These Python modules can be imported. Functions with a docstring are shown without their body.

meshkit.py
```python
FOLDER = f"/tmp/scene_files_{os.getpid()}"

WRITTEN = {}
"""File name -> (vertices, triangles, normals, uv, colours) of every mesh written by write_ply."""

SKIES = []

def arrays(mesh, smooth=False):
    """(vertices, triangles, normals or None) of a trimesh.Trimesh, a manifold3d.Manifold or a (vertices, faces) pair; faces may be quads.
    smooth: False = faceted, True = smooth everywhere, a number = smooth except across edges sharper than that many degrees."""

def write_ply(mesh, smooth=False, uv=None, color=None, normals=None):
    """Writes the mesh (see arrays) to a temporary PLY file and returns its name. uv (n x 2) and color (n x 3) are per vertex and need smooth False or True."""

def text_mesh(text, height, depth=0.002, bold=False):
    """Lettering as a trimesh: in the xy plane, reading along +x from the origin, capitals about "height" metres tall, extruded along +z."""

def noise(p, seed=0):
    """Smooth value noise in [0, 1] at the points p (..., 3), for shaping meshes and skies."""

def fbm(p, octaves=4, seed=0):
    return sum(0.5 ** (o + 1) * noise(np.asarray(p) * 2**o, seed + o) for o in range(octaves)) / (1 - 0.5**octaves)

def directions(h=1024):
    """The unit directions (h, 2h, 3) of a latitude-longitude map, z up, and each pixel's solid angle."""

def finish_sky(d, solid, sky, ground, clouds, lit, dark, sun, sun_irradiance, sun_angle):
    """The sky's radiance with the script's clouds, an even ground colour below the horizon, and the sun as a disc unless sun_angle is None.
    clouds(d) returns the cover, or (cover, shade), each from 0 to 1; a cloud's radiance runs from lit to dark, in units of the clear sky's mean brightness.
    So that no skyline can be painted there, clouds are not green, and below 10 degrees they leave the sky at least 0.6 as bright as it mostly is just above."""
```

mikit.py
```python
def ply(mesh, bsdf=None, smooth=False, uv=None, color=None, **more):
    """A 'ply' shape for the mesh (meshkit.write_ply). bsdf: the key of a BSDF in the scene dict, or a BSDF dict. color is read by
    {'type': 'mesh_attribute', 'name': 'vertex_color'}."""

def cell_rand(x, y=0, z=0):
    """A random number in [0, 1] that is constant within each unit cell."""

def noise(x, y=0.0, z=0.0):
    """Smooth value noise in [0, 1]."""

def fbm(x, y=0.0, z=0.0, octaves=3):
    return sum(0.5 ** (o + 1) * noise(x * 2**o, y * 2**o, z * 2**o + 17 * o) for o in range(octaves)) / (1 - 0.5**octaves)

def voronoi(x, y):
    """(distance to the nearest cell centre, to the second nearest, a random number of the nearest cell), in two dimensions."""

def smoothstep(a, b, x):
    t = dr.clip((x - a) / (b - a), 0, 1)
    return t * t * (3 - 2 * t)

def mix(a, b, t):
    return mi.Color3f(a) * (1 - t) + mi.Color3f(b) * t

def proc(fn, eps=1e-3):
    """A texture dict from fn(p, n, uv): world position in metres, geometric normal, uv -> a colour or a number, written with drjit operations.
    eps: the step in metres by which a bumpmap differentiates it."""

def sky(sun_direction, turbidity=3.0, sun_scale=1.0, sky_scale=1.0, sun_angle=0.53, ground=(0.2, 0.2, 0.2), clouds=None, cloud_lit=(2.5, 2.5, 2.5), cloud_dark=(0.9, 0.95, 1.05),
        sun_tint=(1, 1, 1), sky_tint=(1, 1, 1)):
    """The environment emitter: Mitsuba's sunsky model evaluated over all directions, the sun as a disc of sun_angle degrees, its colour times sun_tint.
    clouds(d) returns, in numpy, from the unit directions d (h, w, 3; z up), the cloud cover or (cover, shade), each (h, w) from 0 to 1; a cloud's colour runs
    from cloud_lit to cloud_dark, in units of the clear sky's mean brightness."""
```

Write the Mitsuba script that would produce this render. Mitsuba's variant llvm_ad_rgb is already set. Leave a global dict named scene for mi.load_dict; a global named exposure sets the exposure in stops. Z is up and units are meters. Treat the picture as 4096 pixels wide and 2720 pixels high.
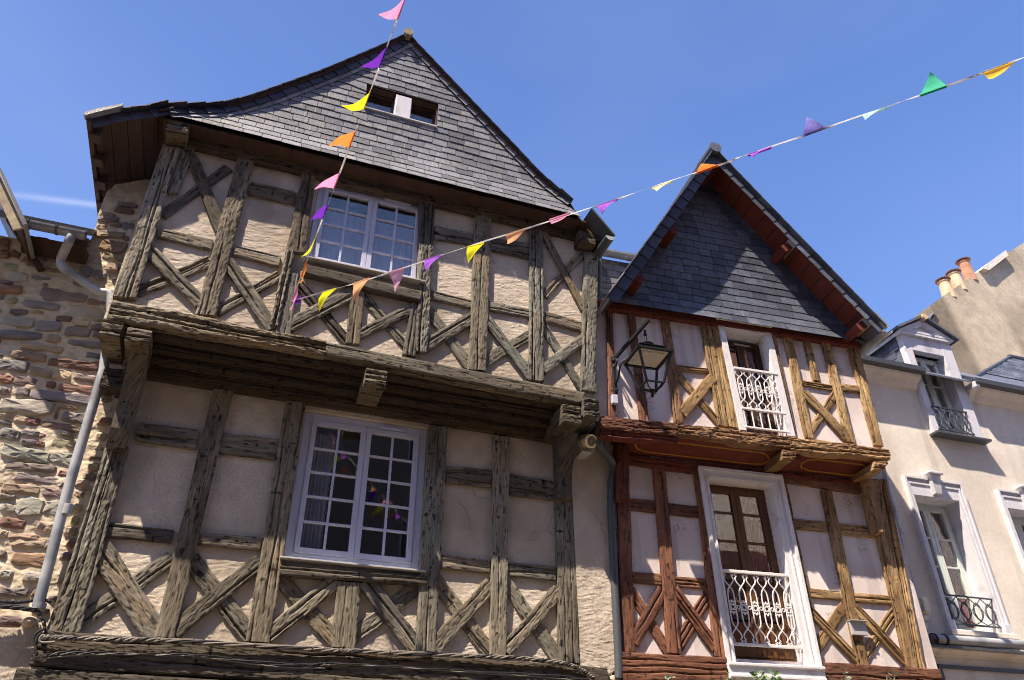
import math, random
import numpy as np, trimesh, shapely, shapely.ops
from shapely.geometry import Polygon, box as sbox, Point
import drjit as dr, mitsuba as mi
import mikit, meshkit
from mikit import proc, noise, fbm, cell_rand, smoothstep, mix, voronoi

T = mi.ScalarTransform4f
rng = random.Random(7)
scene, labels = {}, {}

# ---------------------------------------------------------------- camera, sky, exposure
scene['camera'] = {'type': 'perspective', 'fov': 66.7146, 'fov_axis': 'x', 'near_clip': 0.05, 'far_clip': 2000.0,
                   'to_world': T().look_at(origin=[0.0000, 0.0000, 1.6000], target=[0.28959, 0.78709, 2.14464], up=[-0.18151, -0.51354, 0.83865])}
exposure = 2.15
SUN = (-1.49, -1.0, 3.2)
TRAIL = [(-0.2924, 0.7567, 0.5847), (-0.2060, 0.7687, 0.6055)]


def contrail(d):
    """one thin vapour trail low on the left, and a faint high veil"""
    a, b = (np.array(v) / np.linalg.norm(v) for v in TRAIL)
    n = np.cross(a, b); n /= np.linalg.norm(n)
    t = b - a * (a @ b); t /= np.linalg.norm(t)
    ang = np.arctan2(d @ t, d @ a)
    across = np.degrees(np.arcsin(np.clip(d @ n, -1, 1)))
    line = np.exp(-(across / 0.17) ** 2) * np.clip((ang + 0.05) / 0.1, 0, 1) * np.clip((0.5 - ang) / 0.3, 0, 1) * (d @ a > 0)
    veil = meshkit.fbm(d * np.array([2.2, 2.2, 5.0]), 4, 3)
    return np.clip(0.20 * line + 0.10 * np.clip(veil - 0.42, 0, 1), 0, 1)


scene['sky'] = mikit.sky(SUN, turbidity=2.6, clouds=contrail, cloud_lit=(2.4, 2.4, 2.5), sky_tint=(1.04, 0.98, 1.14), sky_scale=1.4, sun_tint=(0.98, 1.0, 1.04), sun_scale=1.65)

# ---------------------------------------------------------------- materials


def mat(key, color, rough=0.8, bump=None, bump_eps=1e-3, **more):
    base = {'type': 'principled', 'base_color': color if isinstance(color, dict) else {'type': 'rgb', 'value': list(color)}, 'roughness': rough, 'specular': more.pop('specular', 0.3), **more}
    if bump is not None:
        base = {'type': 'bumpmap', 'texture': proc(bump, bump_eps), 'bsdf': base}
    scene[key] = {'type': 'twosided', 'bsdf': base}


# timber carries uv = (10 * (tone + 10 * piece) + metres along the grain, metres across)
def wood_terms(uv):
    cell = dr.floor(uv.x / 10)
    x = uv.x - cell * 10
    piece = cell_rand(cell, 3)
    tone = (cell - 10 * dr.floor(cell / 10)) / 9
    y = uv.y + 7.0 * piece
    fibre = noise(x * 9, y * 150)
    crack = 0.65 * noise(x * 13, y * 110 + 1.2 * noise(x * 4, y * 12)) + 0.35 * noise(x * 30, y * 60)
    patch = fbm(x * 2.6, y * 9)
    return piece, tone, x, y, fibre, crack, patch


def grey_wood(p, n, uv):
    piece, tone, x, y, fibre, crack, patch = wood_terms(uv)
    c = mix((0.098, 0.087, 0.070), (0.182, 0.168, 0.140), smoothstep(0.25, 0.75, patch))
    c = mix(c, (0.205, 0.205, 0.178), smoothstep(0.45, 0.8, noise(x * 1.3 + 40, y * 3)) * 0.6)
    c = mix(c, (0.23, 0.15, 0.075), smoothstep(0.62, 0.8, patch) * 0.35)
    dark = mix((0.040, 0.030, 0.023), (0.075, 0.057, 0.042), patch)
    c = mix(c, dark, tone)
    c = c * (0.62 + 0.76 * fibre) * (0.70 + 0.56 * piece)
    c = c * mix((1.10, 0.98, 0.84), (0.97, 1.0, 1.02), cell_rand(dr.floor(uv.x / 10), 11))
    hole = smoothstep(0.86, 0.93, noise(x * 22, y * 22))
    return c * (1 - 0.72 * smoothstep(0.60, 0.80, crack)) * (1 - 0.8 * hole)


def wood_relief(p, n, uv):
    piece, tone, x, y, fibre, crack, patch = wood_terms(uv)
    return 0.0006 * fibre - 0.0016 * smoothstep(0.55, 0.85, crack) + 0.002 * patch


def gold_wood(p, n, uv):
    piece, tone, x, y, fibre, crack, patch = wood_terms(uv)
    gold = mix((0.215, 0.130, 0.060), (0.40, 0.275, 0.138), smoothstep(0.3, 0.72, patch))
    red = mix((0.125, 0.052, 0.033), (0.20, 0.090, 0.053), smoothstep(0.3, 0.72, patch))
    c = mix(gold, red, smoothstep(0.0, 0.6, tone + 0.25 * (patch - 0.5)))
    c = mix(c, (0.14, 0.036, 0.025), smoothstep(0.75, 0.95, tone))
    c = c * (0.70 + 0.6 * fibre) * (0.84 + 0.32 * piece)
    return c * (1 - 0.62 * smoothstep(0.60, 0.80, crack)) * (1 - 0.7 * smoothstep(0.86, 0.93, noise(x * 22, y * 22)))


mat('grey_timber', proc(grey_wood), 0.85, wood_relief, 2e-3)
mat('gold_timber', proc(gold_wood), 0.8, wood_relief, 2e-3)


def plaster_color(p, n, uv):
    a = fbm(p.x * 1.6, p.z * 1.6, 3)
    b = fbm(p.x * 9, p.z * 9, 1)
    c = mix((0.43, 0.365, 0.29), (0.56, 0.49, 0.41), smoothstep(0.3, 0.7, a))
    c = c * (0.86 + 0.28 * b)
    spot = smoothstep(0.62, 0.85, noise(p.x * 120, p.z * 120)) * smoothstep(0.40, 0.7, a)
    damp = smoothstep(0.55, 0.80, fbm(p.x * 3.1 + 5, p.z * 1.1, 9)) * 0.20
    f, s, k = voronoi(p.x * 1.7 + 0.35 * noise(p.x * 6, p.z * 6), p.z * 1.3 + 0.35 * noise(p.x * 6 + 9, p.z * 6))
    hair = smoothstep(0.020, 0.005, s - f) * smoothstep(0.5, 0.65, noise(p.x * 2.3, p.z * 2.3, 4))
    return c * (1 - 0.24 * spot) * (1 - damp) * (1 - 0.24 * hair)


def plaster_relief(p, n, uv):
    w = noise(p.x * 5, p.z * 5) * 2
    trowel = noise(p.x * 24 + 4 * w, p.z * 60 + 3 * w)
    return 0.0065 * fbm(p.x * 14, p.z * 22, 2) + 0.0036 * trowel + 0.0011 * noise(p.x * 90, p.z * 90)


mat('beige_plaster', proc(plaster_color), 0.95, plaster_relief, 3e-3, specular=0.15)


def white_plaster_color(p, n, uv):
    a = fbm(p.x * 2.2, p.z * 1.6, 5)
    c = mix((0.60, 0.53, 0.52), (0.72, 0.655, 0.645), smoothstep(0.3, 0.7, a))
    m = smoothstep(0.60, 0.85, fbm(p.x * 5 + 3, p.z * 5, 4)) * smoothstep(0.35, 0.8, noise(p.x * 75, p.z * 75))
    streak = smoothstep(0.62, 0.85, noise(p.x * 12, p.z * 1.2 + 8)) * 0.16
    return c * (1 - 0.42 * m) * (1 - streak)


def soft_relief(p, n, uv):
    return 0.003 * fbm(p.x * 7, p.z * 9, p.y * 7) + 0.0004 * noise(p.x * 70, p.z * 70, p.y * 70)


mat('white_plaster', proc(white_plaster_color), 0.9, soft_relief, 3e-3, specular=0.15)


def cream_color(p, n, uv):
    a = fbm(p.x * 0.9, p.z * 0.9, 2)
    c = mix((0.60, 0.55, 0.49), (0.70, 0.65, 0.585), smoothstep(0.3, 0.7, a))
    streak = smoothstep(0.55, 0.85, noise(p.x * 7, p.z * 0.7, 3)) * 0.15
    return c * (1 - streak) * (0.95 + 0.1 * noise(p.x * 30, p.z * 30))


mat('cream_render', proc(cream_color), 0.9, soft_relief, 3e-3, specular=0.15)


# slates carry uv = (4 * piece + u, z)
def slate_color(p, n, uv):
    k = dr.floor(uv.x / 4)
    shade_tone = dr.select(k > 950, 1.0, 0.0)  # verge and roof-edge slates: overhang shade painted in as a darker colour
    r = cell_rand(k, 5)
    r2 = cell_rand(k, 9)
    old = smoothstep(4.2, 3.6, p.x)
    c = mix(mix((0.074, 0.084, 0.112), (0.148, 0.154, 0.174), old), (0.034, 0.037, 0.058), shade_tone)
    old = old * (1 - shade_tone)
    c = c * (0.55 + 0.75 * r + 0.25 * r2)
    x = uv.x - k * 4
    run = smoothstep(0.72, 0.9, noise(x * 45, uv.y * 5 + r * 9)) * smoothstep(0.45, 0.7, fbm(p.x * 1.7, p.z * 1.2, 8))
    c = mix(c, (0.34, 0.34, 0.34), run * (0.30 + 0.25 * old))
    lich = smoothstep(0.58, 0.75, fbm(p.x * 14, p.z * 14, 2)) * smoothstep(0.5, 0.8, r2) * old
    c = mix(c, (0.25, 0.225, 0.17), 0.6 * lich)
    return c * (0.86 + 0.28 * noise(x * 24, uv.y * 24))


def slate_relief(p, n, uv):
    return 0.0022 * fbm(uv.x * 16, uv.y * 22) + 0.0006 * noise(uv.x * 70, uv.y * 70)


mat('slate', proc(slate_color), 0.5, slate_relief, 3e-3, specular=0.35)


def stone_relief(p, n, uv):
    return 0.006 * fbm(p.x * 13, p.z * 34, 1.0) + 0.0018 * noise(p.x * 60, p.z * 90)


mat('stone', {'type': 'mesh_attribute', 'name': 'vertex_color'}, 0.9, stone_relief, 3e-3, specular=0.15)


def mortar_color(p, n, uv):
    c = mix((0.50, 0.42, 0.30), (0.66, 0.575, 0.44), fbm(p.x * 3.5, p.z * 3.5, 2))
    return c * (0.82 + 0.36 * noise(p.x * 26, p.z * 34))


def mortar_relief(p, n, uv):
    return 0.016 * fbm(p.x * 11, p.z * 17) + 0.004 * noise(p.x * 45, p.z * 55)


mat('mortar', proc(mortar_color), 0.95, mortar_relief, 4e-3, specular=0.1)


def concrete_color(p, n, uv):
    a = fbm(p.x * 0.8, p.z * 0.8, 1)
    c = mix((0.34, 0.285, 0.205), (0.47, 0.40, 0.30), smoothstep(0.25, 0.75, a))
    s = smoothstep(0.50, 0.80, noise(p.x * 1.6 + 0.25 * p.z, p.z * 0.10)) * 0.42
    return c * (1 - s) * (0.90 + 0.2 * noise(p.x * 16, p.z * 16)) * (0.9 + 0.2 * noise(p.x * 5, p.z * 5))


mat('coarse_render', proc(concrete_color), 0.95, lambda p, n, uv: 0.003 * noise(p.x * 22, p.z * 22), 6e-3, specular=0.1)


def zinc_color(p, n, uv):
    a = fbm(p.x * 6, p.y * 6, p.z * 5)
    return mix((0.20, 0.215, 0.235), (0.36, 0.375, 0.40), smoothstep(0.3, 0.7, a))


mat('zinc', proc(zinc_color), 0.45, specular=0.6)
mat('dark_zinc', (0.062, 0.068, 0.078), 0.5, specular=0.5)


def white_paint_color(p, n, uv):
    d = smoothstep(0.62, 0.8, fbm(p.x * 9, p.z * 7, p.y * 9))
    return mix((0.70, 0.69, 0.715), (0.47, 0.45, 0.45), 0.65 * d)


mat('white_paint', proc(white_paint_color), 0.45, specular=0.4)
mat('white_frame', (0.50, 0.52, 0.66), 0.35, specular=0.4)
mat('pale_green_frame', (0.60, 0.66, 0.63), 0.4)
mat('grey_white_trim', proc(lambda p, n, uv: mix((0.60, 0.60, 0.655), (0.44, 0.43, 0.46), smoothstep(0.55, 0.8, fbm(p.x * 8, p.z * 5, p.y * 8)))), 0.55)
mat('brown_frame', (0.115, 0.052, 0.024), 0.42)
mat('dark_frame', (0.055, 0.028, 0.022), 0.4)
mat('black_iron', (0.012, 0.014, 0.016), 0.5, specular=0.25)
mat('grey_iron', (0.06, 0.068, 0.08), 0.5)
mat('white_iron', (0.72, 0.69, 0.69), 0.45)
mat('cable_black', (0.030, 0.030, 0.034), 0.5)
mat('cable_grey', (0.20, 0.18, 0.155), 0.6)
mat('room', (0.045, 0.04, 0.042), 0.9)
mat('net_curtain', (0.24, 0.255, 0.32), 0.9)
mat('pale_curtain', (0.52, 0.54, 0.56), 0.9)
mat('red_curtain', (0.16, 0.018, 0.030), 0.9)
mat('dark_render', (0.13, 0.115, 0.10), 0.9)
mat('plum_curtain', (0.14, 0.02, 0.06), 0.9)
mat('cream_plastic', (0.80, 0.74, 0.56), 0.45)
mat('grille_grey', (0.17, 0.15, 0.12), 0.7)
mat('grey_plastic', (0.42, 0.42, 0.42), 0.5)
mat('blue_enamel', (0.03, 0.08, 0.42), 0.3)
mat('yellow_enamel', (0.62, 0.45, 0.10), 0.4)
mat('milky_panel', (0.50, 0.48, 0.42), 0.5)
mat('yellow_line', (0.42, 0.22, 0.03), 0.7)
mat('terracotta', proc(lambda p, n, uv: mix((0.34, 0.16, 0.095), (0.50, 0.28, 0.18), noise(p.x * 6, p.y * 6, p.z * 6))), 0.85)
mat('pale_clay', proc(lambda p, n, uv: mix((0.50, 0.34, 0.20), (0.66, 0.50, 0.34), noise(p.x * 5, p.y * 6, p.z * 6))), 0.85)
mat('cobble', proc(lambda p, n, uv: mix((0.105, 0.082, 0.056), (0.17, 0.135, 0.095), fbm(p.x * 3, p.y * 3))), 0.9)
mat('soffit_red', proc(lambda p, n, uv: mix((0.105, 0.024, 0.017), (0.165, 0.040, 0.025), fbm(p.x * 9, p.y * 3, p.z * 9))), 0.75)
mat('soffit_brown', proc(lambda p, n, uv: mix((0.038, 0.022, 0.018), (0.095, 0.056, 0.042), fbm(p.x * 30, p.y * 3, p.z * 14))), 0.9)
mat('leaf', (0.13, 0.20, 0.09), 0.5)
scene['glass'] = {'type': 'thindielectric', 'int_ior': 1.75}
scene['cloth'] = {'type': 'principledthin', 'base_color': {'type': 'mesh_attribute', 'name': 'vertex_color'}, 'roughness': 0.7, 'spec_trans': 0.0, 'diff_trans': 0.95, 'eta': 1.3}


# ---------------------------------------------------------------- helpers
def numbered(key):
    if key not in taken:
        taken.add(key); return key
    k = 1
    while f'{key}_{k:03d}' in taken:
        k += 1
    taken.add(f'{key}_{k:03d}')
    return f'{key}_{k:03d}'


taken = set()


def thing(name, label, cat, group=None, kind=None):
    key = numbered(name)
    labels[key] = {'label': label}
    if cat: labels[key]['category'] = cat
    if group: labels[key]['group'] = group
    if kind: labels[key]['kind'] = kind
    return key


def part(parent, name, mesh, bsdf, label=None, kind=None, own=True, **kw):
    key = numbered(f'{parent}__{name}') if own else parent
    scene[key] = mikit.ply(mesh, bsdf, **kw)
    if label or kind:
        labels.setdefault(key, {})
        if label: labels[key]['label'] = label
        if kind: labels[key]['kind'] = kind
    return key


def sub(parent, name):
    """a part that is only the holder of its sub-parts"""
    return numbered(f'{parent}__{name}')


class Frame:
    """an upright facade plane: u along it, z up, o outwards to the street"""
    def __init__(s, ox, oy, t):
        s.o = np.array([ox, oy, 0.0]); s.u = np.array([math.cos(t), math.sin(t), 0]); s.n = np.array([math.sin(t), -math.cos(t), 0])

    def w(s, uzo):
        a = np.atleast_2d(np.asarray(uzo, float))
        return s.o + a[:, :1] * s.u + a[:, 2:3] * s.n + a[:, 1:2] * np.array([0, 0, 1.0])


A = Frame(0, 7.0, 0.0)
B = Frame(2.9, 7.0, math.radians(-4.7))
C = Frame(3, 7.2, math.radians(-1.3))
F = Frame(3, 12.0, 0.0)
L = Frame(0, 7.03, 0.0)


def tm(v, f):
    return trimesh.Trimesh(np.asarray(v, float), np.asarray(f, int), process=False)


def join(ms):
    return trimesh.util.concatenate([m if isinstance(m, trimesh.Trimesh) else tm(*m) for m in ms])


CHF = np.array([[x, y, z] for x in (-1, 1) for y in (-1, 1) for z in (-1, 1)], float)


def box(fr, u0, u1, z0, z1, o0, o1, c=0.004):
    """a box in a facade frame with chamfered edges"""
    u0, u1 = min(u0, u1), max(u0, u1)
    h = np.array([(u1 - u0), (z1 - z0), (o1 - o0)]) / 2
    m = np.array([(u0 + u1), (z0 + z1), (o0 + o1)]) / 2
    c = min(c, 0.4 * abs(h).min())
    pts = []
    if c > 0.0008:
        for s in CHF:
            for k in range(3):
                q = np.ones(3) * c; q[k] = 0
                pts.append(m + s * (h - q))
    else:
        pts = [m + s * h for s in CHF]
    hull = trimesh.convex.convex_hull(np.array(pts))
    return tm(fr.w(hull.vertices), hull.faces)


def bar(p, q, w, d, up=(0, 0, 1), c=0.0):
    """a rectangular bar from p to q, w across and d along 'up'"""
    p, q = np.array(p, float), np.array(q, float)
    a = (q - p) / np.linalg.norm(q - p)
    s = np.cross(a, up); s /= np.linalg.norm(s)
    t = np.cross(s, a)
    pts = [e + i * s * w / 2 + j * t * d / 2 for e in (p, q) for i in (-1, 1) for j in (-1, 1)]
    return trimesh.convex.convex_hull(np.array(pts))


def hullmesh(pts):
    return trimesh.convex.convex_hull(np.array(pts, float))


def prism(fr, poly, o0, o1):
    """a shapely polygon (u, z) extruded outwards"""
    out = []
    for g in getattr(poly, 'geoms', [poly]):
        if g.geom_type != 'Polygon' or g.area < 1e-5: continue
        m = trimesh.creation.extrude_polygon(shapely.geometry.polygon.orient(g), o1 - o0, engine='earcut')
        v = m.vertices
        out.append(tm(fr.w(np.c_[v[:, 0], v[:, 1], v[:, 2] + o0]), m.faces))
    return join(out)


def profile(fr, pts, u0, u1):
    """a polygon in (o, z) extruded along the facade"""
    m = trimesh.creation.extrude_polygon(shapely.geometry.polygon.orient(Polygon(pts)), u1 - u0, engine='earcut')
    v = m.vertices
    return tm(fr.w(np.c_[v[:, 2] + u0, v[:, 1], v[:, 0]]), m.faces)


def tube(pts, r, n=8, closed=False):
    """a round tube along 3D points (world)"""
    p = np.asarray(pts, float)
    if closed: p = np.vstack([p, p[:2]])
    d = np.gradient(p, axis=0); d /= np.linalg.norm(d, axis=1, keepdims=True) + 1e-12
    ref = np.array([0.13, 0.21, 0.97]) if abs(d[0] @ [0.13, 0.21, 0.97]) < 0.9 else np.array([1.0, 0, 0])
    s = np.cross(d[0], ref); s /= np.linalg.norm(s)
    rs = np.broadcast_to(np.asarray(r, float), (len(p),))
    rings = []
    for k in range(len(p)):
        s = s - d[k] * (s @ d[k]); s /= np.linalg.norm(s)
        t = np.cross(d[k], s)
        a = np.arange(n) * 2 * math.pi / n
        rings.append(p[k] + rs[k] * (np.cos(a)[:, None] * s + np.sin(a)[:, None] * t))
    v = np.vstack(rings); f = []
    for k in range(len(p) - 1):
        for i in range(n):
            a, b = k * n + i, k * n + (i + 1) % n
            f += [[a, b, b + n], [a, b + n, a + n]]
    v = np.vstack([v, p[0], p[-1]]); e = len(v)
    for i in range(n):
        f += [[e - 2, (i + 1) % n, i], [e - 1, (len(p) - 1) * n + i, (len(p) - 1) * n + (i + 1) % n]]
    return tm(v, f)


def smooth_line(pts, n=8):
    """Catmull-Rom through the points"""
    p = np.asarray(pts, float); p = np.vstack([2 * p[0] - p[1], p, 2 * p[-1] - p[-2]])
    out = []
    for k in range(1, len(p) - 2):
        for t in np.arange(n) / n:
            a, b, c, d = p[k - 1], p[k], p[k + 1], p[k + 2]
            out.append(0.5 * (2 * b + (c - a) * t + (2 * a - 5 * b + 4 * c - d) * t * t + (3 * b - a - 3 * c + d) * t ** 3))
    return np.array(out + [p[-2]])


def lathe(prof, at, n=20, axis=(0, 0, 1)):
    m = trimesh.creation.revolve(np.array(prof, float), sections=n)
    m.apply_transform(trimesh.geometry.align_vectors([0, 0, 1], axis))
    m.apply_translation(at)
    return m


piece_no = [0]


def timber(parent, name, fr, quad, o0, o1, bsdf='grey_timber', tone=0, rough=1.0, label=None, cracks=None):
    """a hewn timber: quad = two corners of one end, two of the other (u, z); a grid of its face is worn by cracks and split along the grain"""
    piece_no[0] += 1
    seed = piece_no[0]
    rs = np.random.default_rng(seed)
    a, b, c, d = (np.array(q, float) for q in quad)
    if np.linalg.norm((c + d) / 2 - (a + b) / 2) < 1e-6: raise ValueError(name)
    Ln = np.linalg.norm((c + d) / 2 - (a + b) / 2); Wd = (np.linalg.norm(b - a) + np.linalg.norm(d - c)) / 2
    ax = ((c + d) / 2 - (a + b) / 2) / Ln; pn = np.array([-ax[1], ax[0]])
    nl = int(np.clip(Ln / 0.015, 6, 220)); nw = int(np.clip(Wd / 0.0062, 8, 40))
    t = np.linspace(0, 1, nl + 1)[:, None]; s = np.linspace(0, 1, nw + 1)[None, :]
    P = ((1 - t) * (1 - s))[..., None] * a + ((1 - t) * s)[..., None] * b + (t * (1 - s))[..., None] * c + (t * s)[..., None] * d
    x = t * Ln + 0 * s; y = s * Wd + 0 * t
    sd = rs.uniform(0, 90)

    def nz(fx, fy, k=0): return meshkit.fbm(np.stack([x * fx + sd, y * fy, x * 0 + k], -1), 3, seed)
    side = np.where(((b - a) @ pn) > 0, 1, -1)
    e0 = meshkit.fbm(np.stack([t[:, 0] * Ln * 2.6, t[:, 0] * 0 + sd, t[:, 0] * 0], -1), 3, seed) - 0.5
    e1 = meshkit.fbm(np.stack([t[:, 0] * Ln * 2.6, t[:, 0] * 0 + sd + 9, t[:, 0] * 0], -1), 3, seed) - 0.5
    amp = 0.020 * rough
    P = P + ((1 - s) * e0[:, None] + s * e1[:, None])[..., None] * amp * pn
    h = -0.0022 * rough * (1 - np.abs(2 * nz(9, 70) - 1)) ** 3 - 0.0055 * rough ** 1.8 * (nz(30, 75, 5) - 0.5) - 0.0032 * rough * nz(7, 14, 2) + 0.008 * rough * (nz(1.6, 2, 8) - 0.5)
    for k in range(cracks if cracks is not None else rs.integers(1, 4)):
        path = rs.uniform(0.15, 0.85) + 0.22 * (meshkit.fbm(np.stack([t * Ln * 2.2, t * 0 + k * 3.3 + sd, t * 0], -1), 3, seed + k) - 0.5)
        on = np.clip(3 * (meshkit.noise(np.stack([t * Ln * 1.6 + k, t * 0 + sd, t * 0 + 5], -1), seed) - 0.35), 0, 1)
        h = h - 0.022 * min(rough, 1.4) * on * np.exp(-((s - path) * Wd / 0.006) ** 2)
    h = h - 0.007 * np.exp(-(np.minimum(s, 1 - s) * Wd / 0.008))
    off = o1 + h
    V = np.concatenate([P, off[..., None]], -1)
    uv0 = 10.0 * (tone + 10 * (seed % 90)) + 2.0 + x
    vs, fs, uvs, base = [], [], [], 0

    def grid(Vg, Ug):
        nonlocal base
        m, n = Vg.shape[:2]
        i = np.arange(m * n).reshape(m, n)
        q = np.stack([i[:-1, :-1], i[:-1, 1:], i[1:, 1:], i[1:, :-1]], -1).reshape(-1, 4)
        fs.append(np.vstack([q[:, [0, 1, 2]], q[:, [0, 2, 3]]]) + base)
        vs.append(Vg.reshape(-1, 3)); uvs.append(Ug.reshape(-1, 2)); base += m * n
    grid(V, np.stack([uv0, y], -1))
    for e in (0, -1):
        back = V[:, e].copy(); back[:, 2] = o0
        grid(np.stack([V[:, e], back], 1), np.stack([np.stack([uv0[:, e], y[:, e]], -1), np.stack([uv0[:, e], y[:, e] + (o1 - o0) * (1 if e else -1)], -1)], 1))
        back = V[e, :].copy(); back[:, 2] = o0
        grid(np.stack([V[e, :], back], 1), np.stack([np.stack([uv0[e, :], y[e, :]], -1), np.stack([uv0[e, :] + 0.02, y[e, :]], -1)], 1))
    v = np.vstack(vs)
    return part(parent, name, tm(fr.w(v), np.vstack(fs)), bsdf, label, smooth=True, uv=np.vstack(uvs))


def strip(p, q, w0, w1=None):
    """the four corners of a straight timber about the line p-q"""
    p, q = np.array(p), np.array(q); w1 = w1 or w0
    a = (q - p) / np.linalg.norm(q - p); n = np.array([-a[1], a[0]]); p = p - a * 0.045; q = q + a * 0.045
    return [tuple(p - n * w0 / 2), tuple(p + n * w0 / 2), tuple(q - n * w1 / 2), tuple(q + n * w1 / 2)]


def beam_box(parent, name, fr, u0, u1, z0, z1, o0, o1, bsdf='grey_timber', tone=9, label=None):
    """a squared beam with grain along the facade"""
    piece_no[0] += 1
    m = box(fr, u0, u1, z0, z1, o0, o1, 0.008)
    m = m.subdivide_to_size(0.25) if False else m
    f = m.faces; v = m.vertices[f].reshape(-1, 3)
    n = np.repeat(m.face_normals, 3, axis=0)
    along = (v - fr.o) @ fr.u
    across = np.where(np.abs(n[:, 2]) > 0.7, -(v - fr.o) @ fr.n * -1, v[:, 2])
    if (u1 - u0) < max(z1 - z0, o1 - o0):
        along, across = (v[:, 2] if (z1 - z0) > (o1 - o0) else (v - fr.o) @ fr.n), along
    uv = np.c_[10.0 * (tone + 10 * (piece_no[0] % 90)) + 3 + along - along.min(), across]
    return part(parent, name, tm(v, np.arange(len(v)).reshape(-1, 3)), bsdf, label, uv=uv)


def frame_boxes(fr, u0, u1, z0, z1, w, o0, o1, wb=None, c=0.003):
    """four butted boxes round a rectangle"""
    wb = wb or w
    return join([box(fr, u0, u0 + w, z0, z1, o0, o1, c), box(fr, u1 - w, u1, z0, z1, o0, o1, c),
                 box(fr, u0 + w, u1 - w, z1 - w, z1, o0, o1 - 0.001, c), box(fr, u0 + w, u1 - w, z0, z0 + wb, o0, o1 - 0.001, c)])


def sheet(fr, u0, u1, z0, z1, o):
    return tm(fr.w([(u0, z0, o), (u1, z0, o), (u1, z1, o), (u0, z1, o)]), [[0, 1, 2], [0, 2, 3]])


def curtain_mesh(fr, u0, u1, z0, z1, o, folds=9, amp=0.018):
    n = folds * 6
    u = np.linspace(u0, u1, n + 1)
    rows = []
    for z in (z0, z1):
        rows.append(np.c_[u, np.full(n + 1, z), o + amp * np.sin(np.linspace(0, folds * 2 * math.pi, n + 1)) * (1.0 if z == z0 else 0.6)])
    v = np.vstack(rows); f = []
    for i in range(n):
        f += [[i, i + 1, n + 2 + i], [i, n + 2 + i, n + 1 + i]]
    return tm(fr.w(v), f)


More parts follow.
